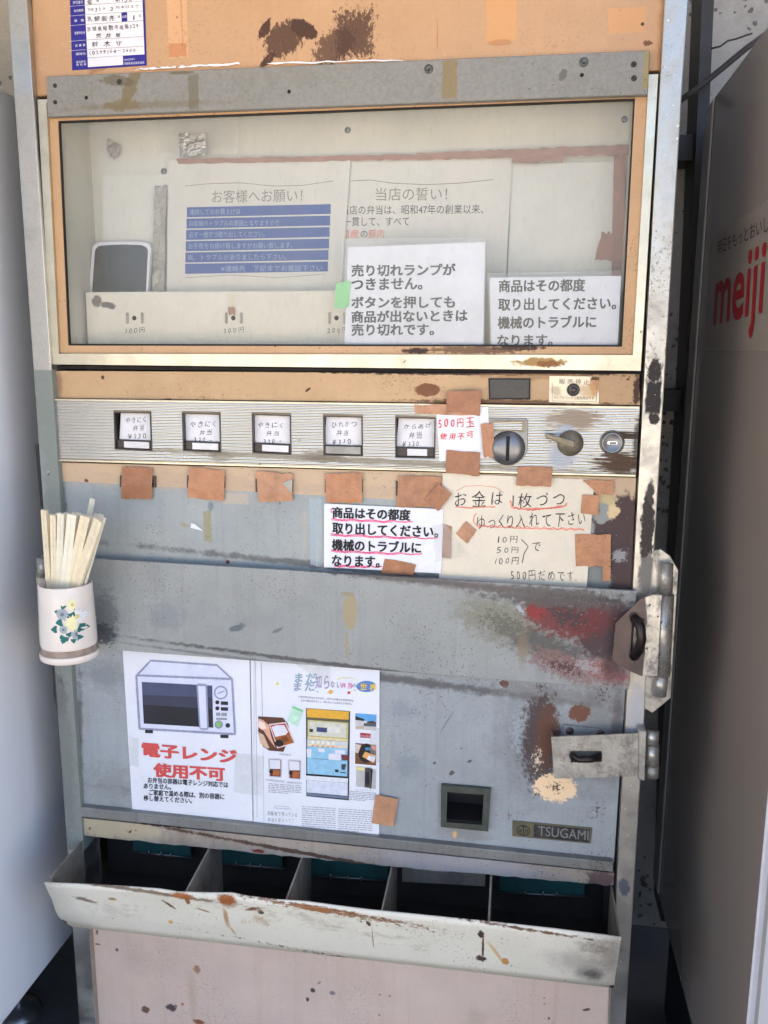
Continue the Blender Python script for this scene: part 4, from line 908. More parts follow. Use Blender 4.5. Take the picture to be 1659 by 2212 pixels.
g.ribbon([(e0[0] + 13.5 * math.cos(rad(k)), e0[1] + 10.5 * math.sin(rad(k)) + 0.1 * 13.5 * math.cos(rad(k))) for k in range(0, 361, 15)], 2.0, TY, M['plate_black'])
g.ribbon([(e0[0], e0[1] - 9), (e0[0], e0[1] + 9)], 2.2, TY, M['plate_black']); g.ribbon([(e0[0] - 4, e0[1] - 8), (e0[0] + 5, e0[1] - 7)], 2.0, TY, M['plate_black'])
g.ribbon([(e0[0] - 5, e0[1] - 3), (e0[0] - 6, e0[1] + 6)], 1.8, TY, M['plate_black']); g.ribbon([(e0[0] + 5, e0[1] + 6), (e0[0] + 5, e0[1] - 2), (e0[0] + 9, e0[1] - 1), (e0[0] + 9, e0[1] + 5)], 1.8, TY, M['plate_black']); g.ribbon([(e0[0] - 10, e0[1] - 4), (e0[0] - 7, e0[1] + 2), (e0[0] - 11, e0[1] + 4)], 1.6, TY, M['plate_black'])
g.build('nameplate', DO)

# lower latch
HP = MB(); HP.slab([(1216, 1566), (1314, 1577), (1312, 1600), (1216, 1596)], -0.004, 0.0038, M['door'], 0.0006); HP = HP.build('latch', ROOT)
for p in ((1231, 1579), (1297, 1584)):
    g = MB(); g.lathe(P(p[0], p[1], -0.004), (0, -1, 0), [(0.006, 0), (0.005, 0.002), (0, 0.0028)], M['steel_dark'], 14); g.build('screw', HP)
g = MB(); LY = -0.030
g.ring([(1190.5, 1592), (1392, 1584), (1389, 1677), (1197, 1681.5)], [(1232, 1623), (1300, 1622), (1300, 1646), (1233, 1647)], LY, 0.003, M['steel'])
p0, p1 = P(1191, 1592.5, LY + 0.003), P(1197, 1681, LY + 0.003)
g.prism([p0, p0 + Vector((0.003, 0, 0)), p1 + Vector((0.003, 0, 0)), p1], Vector((0, 0.022, 0)), M['steel']); g.build('hasp_flap', HP)
g = MB(); g.tube([P(1236, 1632, -0.002), P(1237, 1633, LY - 0.006), P(1250, 1640, LY - 0.012), P(1275, 1640, LY - 0.012), P(1293, 1636, LY - 0.006), P(1294, 1635, -0.002)], 0.0052, M['staple'], 10); g.build('staple', HP)
for (ya, yb) in ((1578, 1605), (1608, 1650), (1653, 1677)):
    g = MB(); g.tube([P(1409.5, ya, -0.022), P(1407.5, yb, -0.022)], 0.0098, M['steel'], 14); g.build('hinge_knuckle', HP)
g = MB(); g.slab([(1379, 1579), (1397, 1579), (1393, 1688), (1379, 1683)], -0.034, 0.026, M['steel'], 0.001); g.build('hinge_leaf', HP)

# steel lock bar across the machine
BY = -0.022
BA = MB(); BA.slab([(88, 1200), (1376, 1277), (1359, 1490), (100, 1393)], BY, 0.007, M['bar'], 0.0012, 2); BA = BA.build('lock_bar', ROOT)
g = MB(); g.slab([(1412, 1190), (1428, 1186), (1447, 1200), (1466, 1232), (1460, 1330), (1449.5, 1508), (1409.5, 1541), (1391, 1530), (1394, 1466), (1403, 1290)], -0.014, 0.004, M['steel'], 0.001); g.build('hinge_leaf', BA)
g = MB(); g.tube([P(1440, 1218, -0.026), P(1438, 1284, -0.026)], 0.0092, M['steel'], 14); g.build('hinge_pin', BA)
g = MB(); g.tube([P(1430, 1455, -0.026), P(1425, 1502, -0.026)], 0.0092, M['steel'], 14); g.build('hinge_pin', BA)
g = MB(); g.tube([P(1437, 1284.5, -0.028), P(1428, 1458, -0.028)], 0.0122, M['steel'], 18); g.build('hinge_knuckle', BA)
g = MB(); FY = -0.040
fl = [(1431, 1286), (1408, 1284), (1384, 1294), (1330, 1346), (1322, 1427), (1358, 1449), (1384, 1460), (1421, 1460)]
slot = [(1392, 1337), (1372, 1330), (1366, 1334), (1365, 1345), (1362, 1400), (1361, 1420), (1375, 1423), (1388, 1410)]
g.ring(fl, [slot[0], slot[1], slot[2], slot[3], slot[4], slot[5], slot[6], slot[7]], FY, 0.003, M['steel_dark']); g.build('hasp_flap', BA)
g = MB(); g.slab([(1431, 1285), (1410, 1283.5), (1393, 1290), (1396, 1330), (1391, 1420), (1388, 1461), (1421, 1461)], FY - 0.0012, 0.003, M['steel'], 0.001); g.build('hasp_fold', BA)
g = MB(); g.tube([P(1368, 1336, -0.018), P(1372, 1338, FY - 0.008), P(1384, 1355, FY - 0.016), P(1386, 1380, FY - 0.017), P(1381, 1404, FY - 0.014), P(1370, 1418, FY - 0.004), P(1368, 1418, -0.018)], 0.0066, M['staple'], 12); g.build('staple', BA)
LH = MB(); LH.tube([P(90, 1205, -0.026), P(92, 1246, -0.026)], 0.0085, M['steel'], 14); LH.slab([(77, 1236), (90, 1205), (97, 1240), (104, 1390), (84, 1390)], -0.0165, 0.004, M['steel'], 0.001); LH.build('end_hinge', BA)

# bottom rail, flap lip
g = MB(); g.slab([(172, 1743.5), (1325, 1863), (1324.5, 1884), (172, 1764)], -0.012, 0.018, M['rail'], 0.0015, 2); g.build('bottom_rail', ROOT)
g = MB()
bot = []
rnd = random.Random(5)
for k in range(60):
    t = k / 59; bot.append((182 + (1325 - 182) * t, 1804 + (1913 - 1804) * t + 4 * math.sin(t * 3.1) + rnd.uniform(-1.6, 1.6)))
g.slab([(177, 1767), (1327, 1886)] + list(reversed(bot)), -0.006, 0.006, M['lip']); g.build('flap_lip', ROOT)

# delivery tray
x0, x1 = -0.702, 0.168; zr = 0.497; YF, YB_ = -0.116, -0.074; zbt = 0.384
top = [(95, 1907), (190, 1911), (260, 1915), (345, 1921), (385, 1927), (450, 1929), (500, 1931), (535, 1938), (600, 1943), (660, 1948), (720, 1958), (800, 1966), (829, 1969), (950, 1981), (1050, 1990), (1200, 2007), (1342, 2026)]
TP = MB()
fr, bk_ = [], []
b = bmesh.new(); rows = []
for (px, py) in top:
    p = P(px, py, YF); t = (p.x - x0) / (x1 - x0)
    q = P(145 + (1331 - 145) * t, 2000 + (2135 - 2000) * t, YB_); q.x = p.x + (0.018 * (1 - min(1, t * 18)))
    if t < 0.01: q.z += 0.0
    col_ = []
    for s_ in range(9):
        v = s_ / 8; pp = p.lerp(q, v)
        if t < 0.03: pp.x = p.x + (0.016 * max(0, (v - 0.85) / 0.15))
        pp.y -= 0.006 * noise.noise(Vector((p.x * 9, v * 2.2, 3.0))) * (1 - abs(2 * v - 1)) + 0.0035 * noise.noise(Vector((p.x * 14, 1, 9))) * (1 - v)
        col_.append(pp)
    rows.append(col_)
fv = [[b.verts.new(p) for p in r_] for r_ in rows]; bv = [[b.verts.new(p + Vector((0, 0.0026, 0))) for p in r_] for r_ in rows]
nr, nc = len(rows), 9
for i in range(nr - 1):
    for j in range(nc - 1):
        b.faces.new((fv[i][j], fv[i][j + 1], fv[i + 1][j + 1], fv[i + 1][j])); b.faces.new((bv[i][j], bv[i + 1][j], bv[i + 1][j + 1], bv[i][j + 1]))
    b.faces.new((fv[i][0], fv[i + 1][0], bv[i + 1][0], bv[i][0])); b.faces.new((fv[i][nc - 1], bv[i][nc - 1], bv[i + 1][nc - 1], fv[i + 1][nc - 1]))
for j in range(nc - 1):
    b.faces.new((fv[0][j], bv[0][j], bv[0][j + 1], fv[0][j + 1])); b.faces.new((fv[-1][j], fv[-1][j + 1], bv[-1][j + 1], bv[-1][j]))
bmesh.ops.recalc_face_normals(b, faces=b.faces[:]); TP.merge(b, M['tray'], True)
TRY = TP.build('delivery_tray', ROOT)
for (x, dx) in ((x0 + 0.0006, 0.0022), (x1 - 0.0008, -0.0022)):
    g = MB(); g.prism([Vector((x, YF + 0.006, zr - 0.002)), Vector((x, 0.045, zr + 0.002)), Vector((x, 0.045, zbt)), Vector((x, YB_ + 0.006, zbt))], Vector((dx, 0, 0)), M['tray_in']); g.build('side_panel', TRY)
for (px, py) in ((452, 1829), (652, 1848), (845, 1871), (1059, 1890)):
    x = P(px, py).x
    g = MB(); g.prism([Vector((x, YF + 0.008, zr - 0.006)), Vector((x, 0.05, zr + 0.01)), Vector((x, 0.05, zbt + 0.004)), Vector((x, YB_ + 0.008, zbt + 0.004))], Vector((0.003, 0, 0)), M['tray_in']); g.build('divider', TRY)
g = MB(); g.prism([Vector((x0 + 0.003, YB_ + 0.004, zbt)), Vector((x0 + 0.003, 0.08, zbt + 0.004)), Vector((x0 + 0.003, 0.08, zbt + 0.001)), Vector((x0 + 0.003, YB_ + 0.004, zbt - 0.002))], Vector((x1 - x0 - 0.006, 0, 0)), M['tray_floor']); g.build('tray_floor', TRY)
flaps = [(287, 412, 1838, 1850), (470, 610, 1862, 1874), (664, 838, 1888, 1900), (868, 1048, 1905, 1915), (1078, 1262, 1925, 1934)]
for i, (fa, fb, ya, yb) in enumerate(flaps):
    Y = 0.052; A, B_ = P(fa, ya, Y), P(fb, yb, Y)
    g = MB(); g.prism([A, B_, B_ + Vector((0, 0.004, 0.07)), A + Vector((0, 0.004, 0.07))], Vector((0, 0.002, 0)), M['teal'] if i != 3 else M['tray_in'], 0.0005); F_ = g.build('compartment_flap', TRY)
    if i != 3:
        g = MB(); g.tube([A + Vector((-0.004, -0.003, 0)), B_ + Vector((0.004, -0.003, 0))], 0.0018, M['foot_metal'], 8)
        for u in (0.3, 0.52, 0.68): 
            p = A.lerp(B_, u) + Vector((0, -0.005, 0.0015)); g.tube([p + Vector((0, 0, -0.004)), p + Vector((0, 0, 0.005))], 0.0016, M['foot_metal'], 6)
        g.build('hinge_rod', F_)
g = MB(); g.box((x0, 0.075, 0.36), (x1, 0.079, 0.58), M['tray_floor']); g.build('tray_back', TRY)

# lower pink panel
g = MB(); g.slab([(186, 1990), (1318, 2100), (1311, 2270), (206, 2270)], 0.001, 0.008, M['pink'], 0.0008); g.build('lower_panel', ROOT)

# ================================================================ PAPERS, TAPES AND OTHER LOOSE THINGS
def curl(seed, amp):
    return lambda x, z: -amp * (0.5 + noise.noise(Vector((x * 11 + seed, z * 11, seed * 1.7)))) if amp else 0.0
def at2(x, y, ox=0.0, oy=0.0): return (x / 2 + ox, y / 2 + oy)

# ---- sticker on the upper panel
S = MB(); Y = -0.0012
S.slab([(150, -30), (311, -30), (316.5, 141), (156, 151.5)], Y, 0.001, M['navy'])
L = lambda x, y: (x / 4.3213, y / 4.3213)        # a closer view of the top left corner of the photograph
L = lambda x, y: (x * 0.23150, y * 0.23150)
S.decal([L(788, -60), L(1328, -60), L(1350, 508), L(818, 540)], Y, M['white_print'])
S.decal([L(820, 543), L(1148, 522), L(1150, 606), L(822, 628)], Y, M['white_print'])
S.decal([L(1135, 118), L(1188, 114), L(1190, 200), L(1138, 205)], Y, M['navy'], 0.0008)
for (ya, yb) in ((50, 12), (140, 104), (230, 194), (376, 342), (465, 432)):
    S.ribbon([L(795, ya), L(1340, yb)], 0.9, Y, M['ink_faint'], 0.0008)
    S.ribbon([L(650, ya + 12), L(795, ya)], 0.6, Y, M['white_print'], 0.0008)
for t, tl, bl, br in (('許可番号', L(682, 12), L(684, 42), L(778, 36)), ('有効期限', L(690, 92), L(692, 118), L(782, 110)), ('業　種', L(694, 184), L(696, 208), L(786, 202)),
                      ('営業所在地', L(698, 298), L(700, 324), L(796, 318)), ('営 業 者', L(704, 416), L(706, 440), L(800, 432)), ('連絡先', L(708, 494), L(710, 518), L(804, 512)),
                      ('食品衛生', L(712, 570), L(713, 592), L(806, 586)), ('責 任 者', L(714, 596), L(715, 618), L(808, 612)), ('台数', L(1142, 146), L(1143, 172), L(1186, 168)),
                      ('公益社団法人', L(1158, 552), L(1159, 570), L(1264, 560)), ('茨城県食品衛生協会', L(1158, 584), L(1159, 608), L(1350, 596))):
    S.text(t, tl, bl, br, Y, M['white_print'], 0.0, lift=0.0009)
for t, tl, bl, br in (('竜', L(815, -4), L(818, 48), L(862, 44)), ('保', L(900, -4), L(902, 22), L(928, 20)), ('第158', L(1075, -30), L(1078, 26), L(1236, 16)),
                      ('32', L(890, 76), L(892, 112), L(944, 108)), ('2', L(1028, 72), L(1030, 104), L(1058, 101)), ('乳類販売', L(815, 158), L(820, 214), L(1074, 196)), ('1', L(1243, 146), L(1245, 188), L(1258, 186)),
                      ('茨城県稲敷市境島529', L(812, 250), L(818, 302), L(1294, 268)), ('荒 井 屋', L(895, 318), L(898, 366), L(1128, 350)), ('鈴 木 守', L(860, 392), L(864, 450), L(1140, 430)),
                      ('(0299)　54－2600', L(838, 476), L(840, 518), L(1266, 492))):
    S.text(t, tl, bl, br, Y, M['pencil'], 0.004, 0.8, seed=len(t), lift=0.0009)
for t, tl, bl, br in (('平成', L(818, 80), L(820, 108), L(876, 104)), ('年', L(962, 72), L(963, 96), L(988, 94)), ('月末日まで', L(1080, 58), L(1082, 86), L(1300, 72)), ('業', L(1100, 146), L(1101, 172), L(1124, 170)), ('台', L(1296, 134), L(1298, 164), L(1320, 162))):
    S.text(t, tl, bl, br, Y, M['ink_soft'], 0.0, lift=0.0009)
S.build('permit_sticker', None, 'blue and white trading permit sticker with handwriting at the top left of the upper panel', 'sticker')
for q, lab, nm in (([(292, 152), (380, 146), (380, 143), (300, 148.5)], 'left torn sliver of white paper sticking out above the grey header strip', 1), ([(384, 146), (520, 140), (516, 136), (392, 142)], 'middle torn sliver of white paper above the grey header strip', 2), ([(576, 139), (872, 132), (868, 129), (590, 135)], 'right, longest torn sliver of white paper above the grey header strip', 3)):
    g = MB(curl(nm, 0.0015)); g.sheet([q[3], q[2], q[1], q[0]], -0.003, M['paper'], 14, 2, 0.0011, nm); g.build('paper_scrap', None, lab, 'paper scrap', 'paper slivers along the top of the header strip')

# ---- behind the glass: posters
PYB = DY - 0.006
def card(pxs, Y, m, th=0.0008): 
    g = MB(); g.slab(pxs, Y, th, m); return g
g = card([(222, 379), (362, 376), (362, 640), (222, 640)], PYB, M['paper_in2']); g.build('blank_card', None, 'blank pale card standing behind the dark smoked panel at the left of the display', 'card')
g = card([(1105, 353), (1326, 350), (1326, 640), (1095, 640)], PYB, M['paper_in2']); g.build('blank_card', None, 'large blank pale card at the right of the display, edged with brown tape', 'card')
# right-hand poster
Y = PYB - 0.004
g = card([(740, 345), (1106, 341), (1091, 640), (740, 640)], Y, M['paper_in'])
g.text('当店の誓い！', (812, 406), (812, 434), (966, 433), Y, M['ink_faint'], 0.006)
g.text('当店の弁当は、昭和47年の創業以来、', (738, 444), (738, 464), (1044, 462), Y, M['ink_soft'], 0.004)
g.text('一貫して、すべて', (742, 470), (742, 489), (884, 488), Y, M['ink_soft'], 0.004)
g.text('国産', (736, 497), (736, 516), (776, 515), Y, M['red_pale'], 0.006); g.text('の', (779, 499), (779, 513), (794, 513), Y, M['ink_soft'], 0.006); g.text('豚肉', (796, 496), (796, 515), (830, 514), Y, M['red_pale'], 0.006)
g.ribbon([(756, 391), (800, 389), (850, 396), (920, 399), (990, 396), (1065, 388)], 1.6, Y, M['ink_faint'])
g.build('pledge_poster', None, 'pale poster with faint heading and reddish words, right of the blue-barred poster', 'poster')
# left-hand poster with blue bars
Y = PYB - 0.008
g = card([(362, 347.5), (757.5, 344), (736, 640), (360, 640)], Y, M['paper_in'])
g.text('お客様へお願い！', (458, 411), (458, 439), (653, 436), Y, M['ink_faint'], 0.006)
g.ribbon([(400, 402), (450, 397), (520, 395), (590, 402), (650, 401), (720, 391)], 1.4, Y, M['ink_faint'])
g.ribbon([(400, 600), (500, 594), (600, 600), (700, 592)], 1.2, Y, M['ink_faint'])
rows_ = ['連続してのお買上げは', '自販機のトラブルの原因となりますので', '必ず一個ずつ取り出してください。', 'お手数をお掛け致しますがお願い致します。', '尚、トラブルがありましたら下さい。', '※連絡先　下記までお電話下さい']
wid = [0.36, 0.64, 0.54, 0.74, 0.70, 0.70]
for k in range(6):
    yl, yr = 448 + 24.4 * k, 441 + 24.8 * k
    xr_ = 714.5 - 1.2 * k; xl_ = 404 - 0.8 * k
    g.decal([(xl_, yl), (xr_, yr), (xr_, yr + 21.3), (xl_, yl + 21.6)], Y, M['blue_print'])
    a = xl_ + (6 if k < 5 else 78); e = a + (xr_ - a) * wid[k] if k < 5 else xr_ - 12
    g.text(rows_[k], (a, yl + 4), (a, yl + 17), (e, yl + 15.5), Y, M['blue_text'], 0.004, lift=0.001)
g.build('request_poster', None, 'pale poster with a grey heading over six blue bars of text', 'poster')
# brown tapes in the display
def tape(q, Y, m, name, lab, cat='tape', group=None, rag=0.0008, nx=6, ny=6, seed=1, amp=0.0012):
    if m is M['tape'] and seed % 3: m = M['tape_dark' if seed % 3 == 1 else 'tape_pale']
    g = MB(curl(seed, amp)); g.sheet(q, Y, m, nx, ny, rag, seed); return g.build(name, None, lab, cat, group)
tape([(380, 343), (900, 333), (900, 345), (386, 354)], PYB - 0.010, M['tape_in'], 'brown_tape', 'long thin brown tape along the top edge of the blue-barred poster', group='brown tape inside the display', seed=11, nx=40, amp=0.0006)
tape([(900, 331), (1362, 312), (1362, 334), (900, 346)], PYB - 0.0095, M['tape_in'], 'brown_tape', 'brown tape sloping up to the top right corner inside the display', group='brown tape inside the display', seed=12, nx=40, rag=0.0009)
tape([(1106, 341), (1218, 332), (1216, 350), (1106, 352)], PYB - 0.0115, M['tape_in'], 'brown_tape', 'short reddish brown tape patch over the long tape above the blank right card', group='brown tape inside the display', seed=13, nx=14, rag=0.0015)
tape([(1326, 335), (1352, 335), (1346, 640), (1320, 640)], PYB - 0.003, M['tape_in'], 'brown_tape', 'upright brown tape down the right side of the display', group='brown tape inside the display', seed=14, ny=20, rag=0.001)
tape([(1300, 504), (1330, 502), (1326, 560), (1284, 560)], PYB - 0.006, M['tape_in'], 'brown_tape', 'ragged dark red-brown tape lump halfway down the right display edge', group='brown tape inside the display', seed=15, rag=0.003)
tape([(491, 636), (505, 636), (504, 666), (490, 664)], SHY - 0.0012, M['paper_aged'], 'tape_scrap', 'small cream tape scrap on the price shelf above the second lamp hole', seed=16, rag=0.001)
tape([(493, 664), (508, 664), (509, 680), (494, 680)], SHY - 0.0016, M['tape_in'], 'brown_tape', 'tiny red-brown tape scrap touching the second lamp hole', seed=17, rag=0.002)
# foil
tape([(342, 262), (516, 258), (514, 332), (346, 338)], PYB - 0.006, M['clear_tape'], 'clear_film', 'grey crumpled clear film hanging at the top of the display', 'film', seed=18, nx=14, ny=10, amp=0.004)
tape([(388, 290), (446, 288), (446, 336), (390, 338)], PYB - 0.012, M['foil'], 'foil_patch', 'crumpled silver foil patch stuck over the clear film', 'foil', seed=19, nx=14, ny=12, amp=0.006, rag=0.003)
tape([(336, 405), (362, 403), (354, 640), (328, 640)], PYB - 0.0095, M['foil_dim'], 'foil_strip', 'upright strip of dull crumpled foil tape left of the blue-barred poster', 'foil', seed=20, nx=6, ny=30, amp=0.004, rag=0.003)
tape([(232, 296), (262, 320), (250, 345), (232, 330)], PYB - 0.002, M['foil_dim'], 'tape_scrap', 'grey smudged scrap on the display wall above the blank left card', seed=21, rag=0.004)
# smoked panel in a white frame
Y = 0.080
sm = [(198, 536), (202, 528), (212, 523.5), (260, 521), (312, 522), (321, 525), (326, 534), (318, 660), (188, 660)]
g = MB(); g.slab(sm, Y, 0.010, M['white_print'], 0.002, 2); FR = g.build('smoked_panel', None, 'small dark smoked panel in a white rounded frame, leaning behind the price shelf', 'panel')
g = MB(); g.slab([(205, 540), (212, 532), (222, 530), (262, 528), (306, 529.5), (315, 534), (319, 541), (313, 655), (197, 655)], Y - 0.001, 0.0009, M['mirror_black'], 0.0003); g.build('dark_pane', FR)
# notices right behind the glass
Y = 0.0115
cv = curl(31, 0.0)
g = MB(); g.slab([(752, 534), (1048, 523), (1044, 748), (744, 748)], Y, 0.0004, M['paper'])
for t, tl, bl, br in (('売り切れランプが', (760, 572), (760, 597), (983, 595)), ('つきません。', (760, 602), (760, 627), (912, 625)), ('ボタンを押しても', (760, 641), (760, 666), (982, 665)),
                      ('商品が出ないときは', (760, 672), (760, 697), (1009, 694)), ('売り切れです。', (760, 700), (760, 725), (937, 724))):
    g.text(t, tl, bl, br, Y, M['ink'], 0.034)
g.build('sold_out_notice', None, 'white five-line printed notice in a wrinkled plastic sleeve behind the glass', 'notice')
g = MB(curl(33, 0.0012)); g.sheet([(738, 516), (1051, 513), (1046, 744), (732, 744)], 0.0108, M['sleeve'], 20, 16, 0.0, 3); g.build('plastic_sleeve', None, 'wrinkled clear plastic sleeve over the five-line notice', 'sleeve')
tape([(726, 612), (757, 606), (754, 664), (722, 668)], 0.0104, M['green_tape'], 'green_tape', 'pale green tape on the left edge of the plastic sleeve', seed=22, amp=0.0003)
g = MB(); g.slab([(1057, 600), (1342, 596), (1334, 748), (1061, 748)], Y, 0.0004, M['paper'])
for t, tl, bl, br in (('商品はその都度', (1078, 605), (1078, 631), (1263, 629)), ('取り出してください。', (1077, 645), (1077, 671), (1330, 668)), ('機械のトラブルに', (1076, 684), (1076, 710), (1287, 708)), ('なります。', (1075, 724), (1075, 748), (1193, 747))):
    g.text(t, tl, bl, br, Y, M['ink_soft'], 0.030)
g.build('take_out_notice', None, 'white four-line notice with grey print behind the right end of the glass', 'notice')
g = MB(); g.sheet([(1052, 590), (1342, 584), (1336, 744), (1057, 745)], 0.0110, M['sleeve'], 8, 8); g.build('plastic_sleeve', None, 'smooth clear plastic sleeve over the four-line notice at the right end of the glass', 'sleeve')

# ---- red-ink note on the button strip, with its tapes
Y = SY - 0.0032
g = MB(curl(41, 0.0008)); g.sheet([(942, 879), (1055, 879), (1057, 989), (949.5, 997)], Y, M['paper'], 8, 8)
g.text('500円玉', (946, 904), (947, 926), (1025, 923), Y, M['red_pen'], 0.012, 0.8, seed=8, lift=0.0008)
g.text('使用不可', (950, 934), (951, 951), (1023, 948), Y, M['red_pen'], 0.012, 0.8, seed=9, lift=0.0008)
g.build('coin_note', None, 'small white note handwritten in red ink, taped between the last button and the coin slot', 'note')
GT = 'brown tape on the machine front'
tape([(964.5, 845), (1039.5, 844), (1037, 898), (965.5, 889)], Y - 0.0022, M['tape'], 'brown_tape', 'upright brown tape above the red-ink note, reaching onto the salmon fascia', group=GT, seed=1)
tape([(894.5, 875), (1037, 872), (1035.5, 898), (897, 893)], Y - 0.0012, M['tape'], 'brown_tape', 'wide brown tape across the top of the red-ink note', group=GT, seed=2, nx=10)
tape([(1038.5, 915), (1064.5, 913), (1068.5, 986), (1044.5, 988)], Y - 0.0035, M['tape'], 'brown_tape', 'creased upright brown tape between the red-ink note and the coin slot', group=GT, seed=3, amp=0.003, rag=0.0015)
tape([(964.5, 971), (1037, 978), (1035.5, 1029), (962.5, 1021)], Y - 0.0015, M['tape'], 'brown_tape', 'square brown tape holding the bottom of the red-ink note', group=GT, seed=4)
# tapes over the disused slots
OS = -0.0042
for q, lab, m, sd in (([(263.5, 1007.5), (330, 1011.5), (329, 1077.5), (262.5, 1077.5)], 'brown tape patch below the first button from the left', 'tape_dark', 51), ([(409, 1008.5), (486, 1016.5), (484, 1082.5), (406.5, 1073.5)], 'brown tape patch below the second button from the left', 'tape', 52),
                      ([(553.5, 1017.5), (632.5, 1023.5), (632.5, 1081.5), (559, 1084)], 'brown tape patch below the third button, its right edge worn through', 'tape_pale', 53), ([(702.5, 1023.5), (782.5, 1021.5), (782.5, 1086.5), (705, 1085)], 'brown tape patch below the fourth button, above the white printed notice', 'tape', 54),
                      ([(860.5, 1027.5), (954.5, 1030), (952, 1095), (857, 1095)], 'worn brown tape patch below the fifth button', 'tape_worn', 55)):
    cy_ = P(0, (q[0][1] + q[2][1]) / 2 - 6).z
    f = (lambda c0, s0: (lambda x, z: -0.0006 - 0.0014 * math.exp(-((z - c0) / 0.008) ** 2) - 0.0008 * noise.noise(Vector((x * 40 + s0, z * 40, 1)))))(cy_, sd)
    g = MB(f); g.sheet(q, OS, M[m], 12, 14, 0.0012, sd); g.build('brown_tape', None, lab, 'tape', GT)
tape([(609, 1042), (632, 1036), (631, 1062), (628, 1064)], OS - 0.003, M['lens_dim'], 'tape_scrap', 'small grey ribbed remnant where the third tape patch has worn away', seed=57, nx=3, ny=3)

# ---- handwritten cream note beside the coin slot
Y = -0.0016
g = MB(curl(61, 0.0015)); g.sheet([(956, 1021.5), (1284, 1036.5), (1267, 1271), (948, 1252)], Y, M['paper_aged'], 12, 10)
g.text('お金は', (982, 1063), (983, 1098), (1086, 1092), Y, M['pencil'], -0.004, 0.6, seed=21); g.text('1枚づつ', (1106, 1066), (1107, 1098), (1220, 1092), Y, M['pencil'], -0.004, 0.6, seed=22)
g.text('ゆっくり入れて下さい', (1030, 1112), (1030, 1144), (1264, 1136), Y, M['pencil'], -0.006, 0.6, seed=23)
for t, tl, bl, br in (('10円', (1075, 1158), (1075, 1173), (1118, 1172)), ('50円', (1073, 1181), (1073, 1195), (1120, 1194)), ('100円', (1069, 1204), (1069, 1220), (1121, 1219)), ('で', (1150, 1172), (1150, 1191), (1168, 1190)), ('500円だめです.', (1103, 1229), (1104, 1252), (1245, 1257))):
    g.text(t, tl, bl, br, Y, M['pencil'], -0.008, 0.7, seed=len(t) + 30)
g.ribbon([(1126, 1165), (1141, 1180), (1132, 1196), (1128, 1216)], 1.6, Y, M['pencil'])
g.ribbon([(985, 1094), (1010, 1097), (1040, 1095), (1070, 1095)], 2.6, Y, M['red_pale'], jit=1.0); g.ribbon([(986, 1060), (1005, 1050), (1040, 1048), (1070, 1052), (1087, 1064)], 1.1, Y, M['red_pale'])
g.ribbon([(1102, 1080), (1106, 1096), (1135, 1100), (1180, 1098), (1222, 1092), (1224, 1086)], 3.2, Y, M['red_pale'], jit=1.4); g.ribbon([(1110, 1097), (1150, 1102), (1215, 1095)], 2.2, Y, M['red_print'], jit=1.5)
zz = []
for k in range(26): zz.append((1026 + k * 9.4, 1134 + (4 if k % 2 else -2) + k * 0.35))
g.ribbon([(1030, 1108), (1024, 1115), (1023, 1128)] + zz, 2.2, Y, M['red_pale'], jit=0.8); g.ribbon([(1034, 1136), (1100, 1140), (1180, 1142), (1262, 1143)], 2.0, Y, M['red_pale'], jit=1.2)
g.build('coin_advice_note', None, 'large cream sheet handwritten in pencil with red underlining, taped below the coin slot', 'note')
NT = Y - 0.0016
tape([(1119.5, 1006.5), (1194.5, 1008.5), (1190.5, 1052.5), (1114.5, 1048.5)], -0.0092, M['tape_worn'], 'brown_tape', 'scuffed brown tape at the top of the cream handwritten sheet', group=GT, seed=71)
g = MB(curl(72, 0.0008)); q = [(1258.5, 1036.5), (1325.5, 1037.5), (1324.5, 1067.5), (1293.5, 1068.5)]; g.sheet(q, NT, M['tape'], 6, 4, 0.0008, 3); g.sheet([(1257.5, 1068), (1293.5, 1068.5), (1292, 1112.5), (1254.5, 1110)], NT, M['tape'], 4, 5, 0.0008, 4)
bmesh.ops.remove_doubles(g.bm, verts=g.bm.verts[:], dist=0.0012); g.build('brown_tape', None, 'bent L-shaped brown tape at the upper right corner of the cream handwritten sheet', 'tape', GT)
g = MB(curl(73, 0.0008)); g.sheet([(1242, 1154), (1319.5, 1155), (1319, 1223.5), (1243.5, 1222)], NT, M['tape'], 8, 6, 0.0008, 5); g.sheet([(1301, 1222), (1319, 1223.5), (1318.5, 1254), (1302, 1255)], NT, M['tape'], 3, 3, 0.0006, 6)
bmesh.ops.remove_doubles(g.bm, verts=g.bm.verts[:], dist=0.0012); g.build('brown_tape', None, 'brown tape with a hanging tail at the lower right edge of the cream handwritten sheet', 'tape', GT)
tape([(984, 1152), (1007, 1125), (1030, 1145), (1009.5, 1175)], NT, M['tape'], 'brown_tape', 'small tilted brown tape at the left of the pencilled price lines', group=GT, seed=74)
tape([(958.5, 1132.5), (976, 1137.5), (974.5, 1206.5), (954.5, 1205)], NT - 0.0008, M['tape_in'], 'brown_tape', 'narrow upright brown tape where the white notice meets the cream sheet', group=GT, seed=75)
tape([(915.5, 1081.5), (947, 1042.5), (976, 1067.5), (947, 1104)], OS - 0.0032, M['tape'], 'brown_tape', 'diamond-wise brown tape at the top left corner of the cream sheet', group=GT, seed=76)
tape([(935, 1135), (962, 1130), (1012, 1200), (940, 1215)], NT - 0.0016, M['clear_tape'], 'clear_tape', 'clear tape across the left edge of the cream sheet', seed=77)

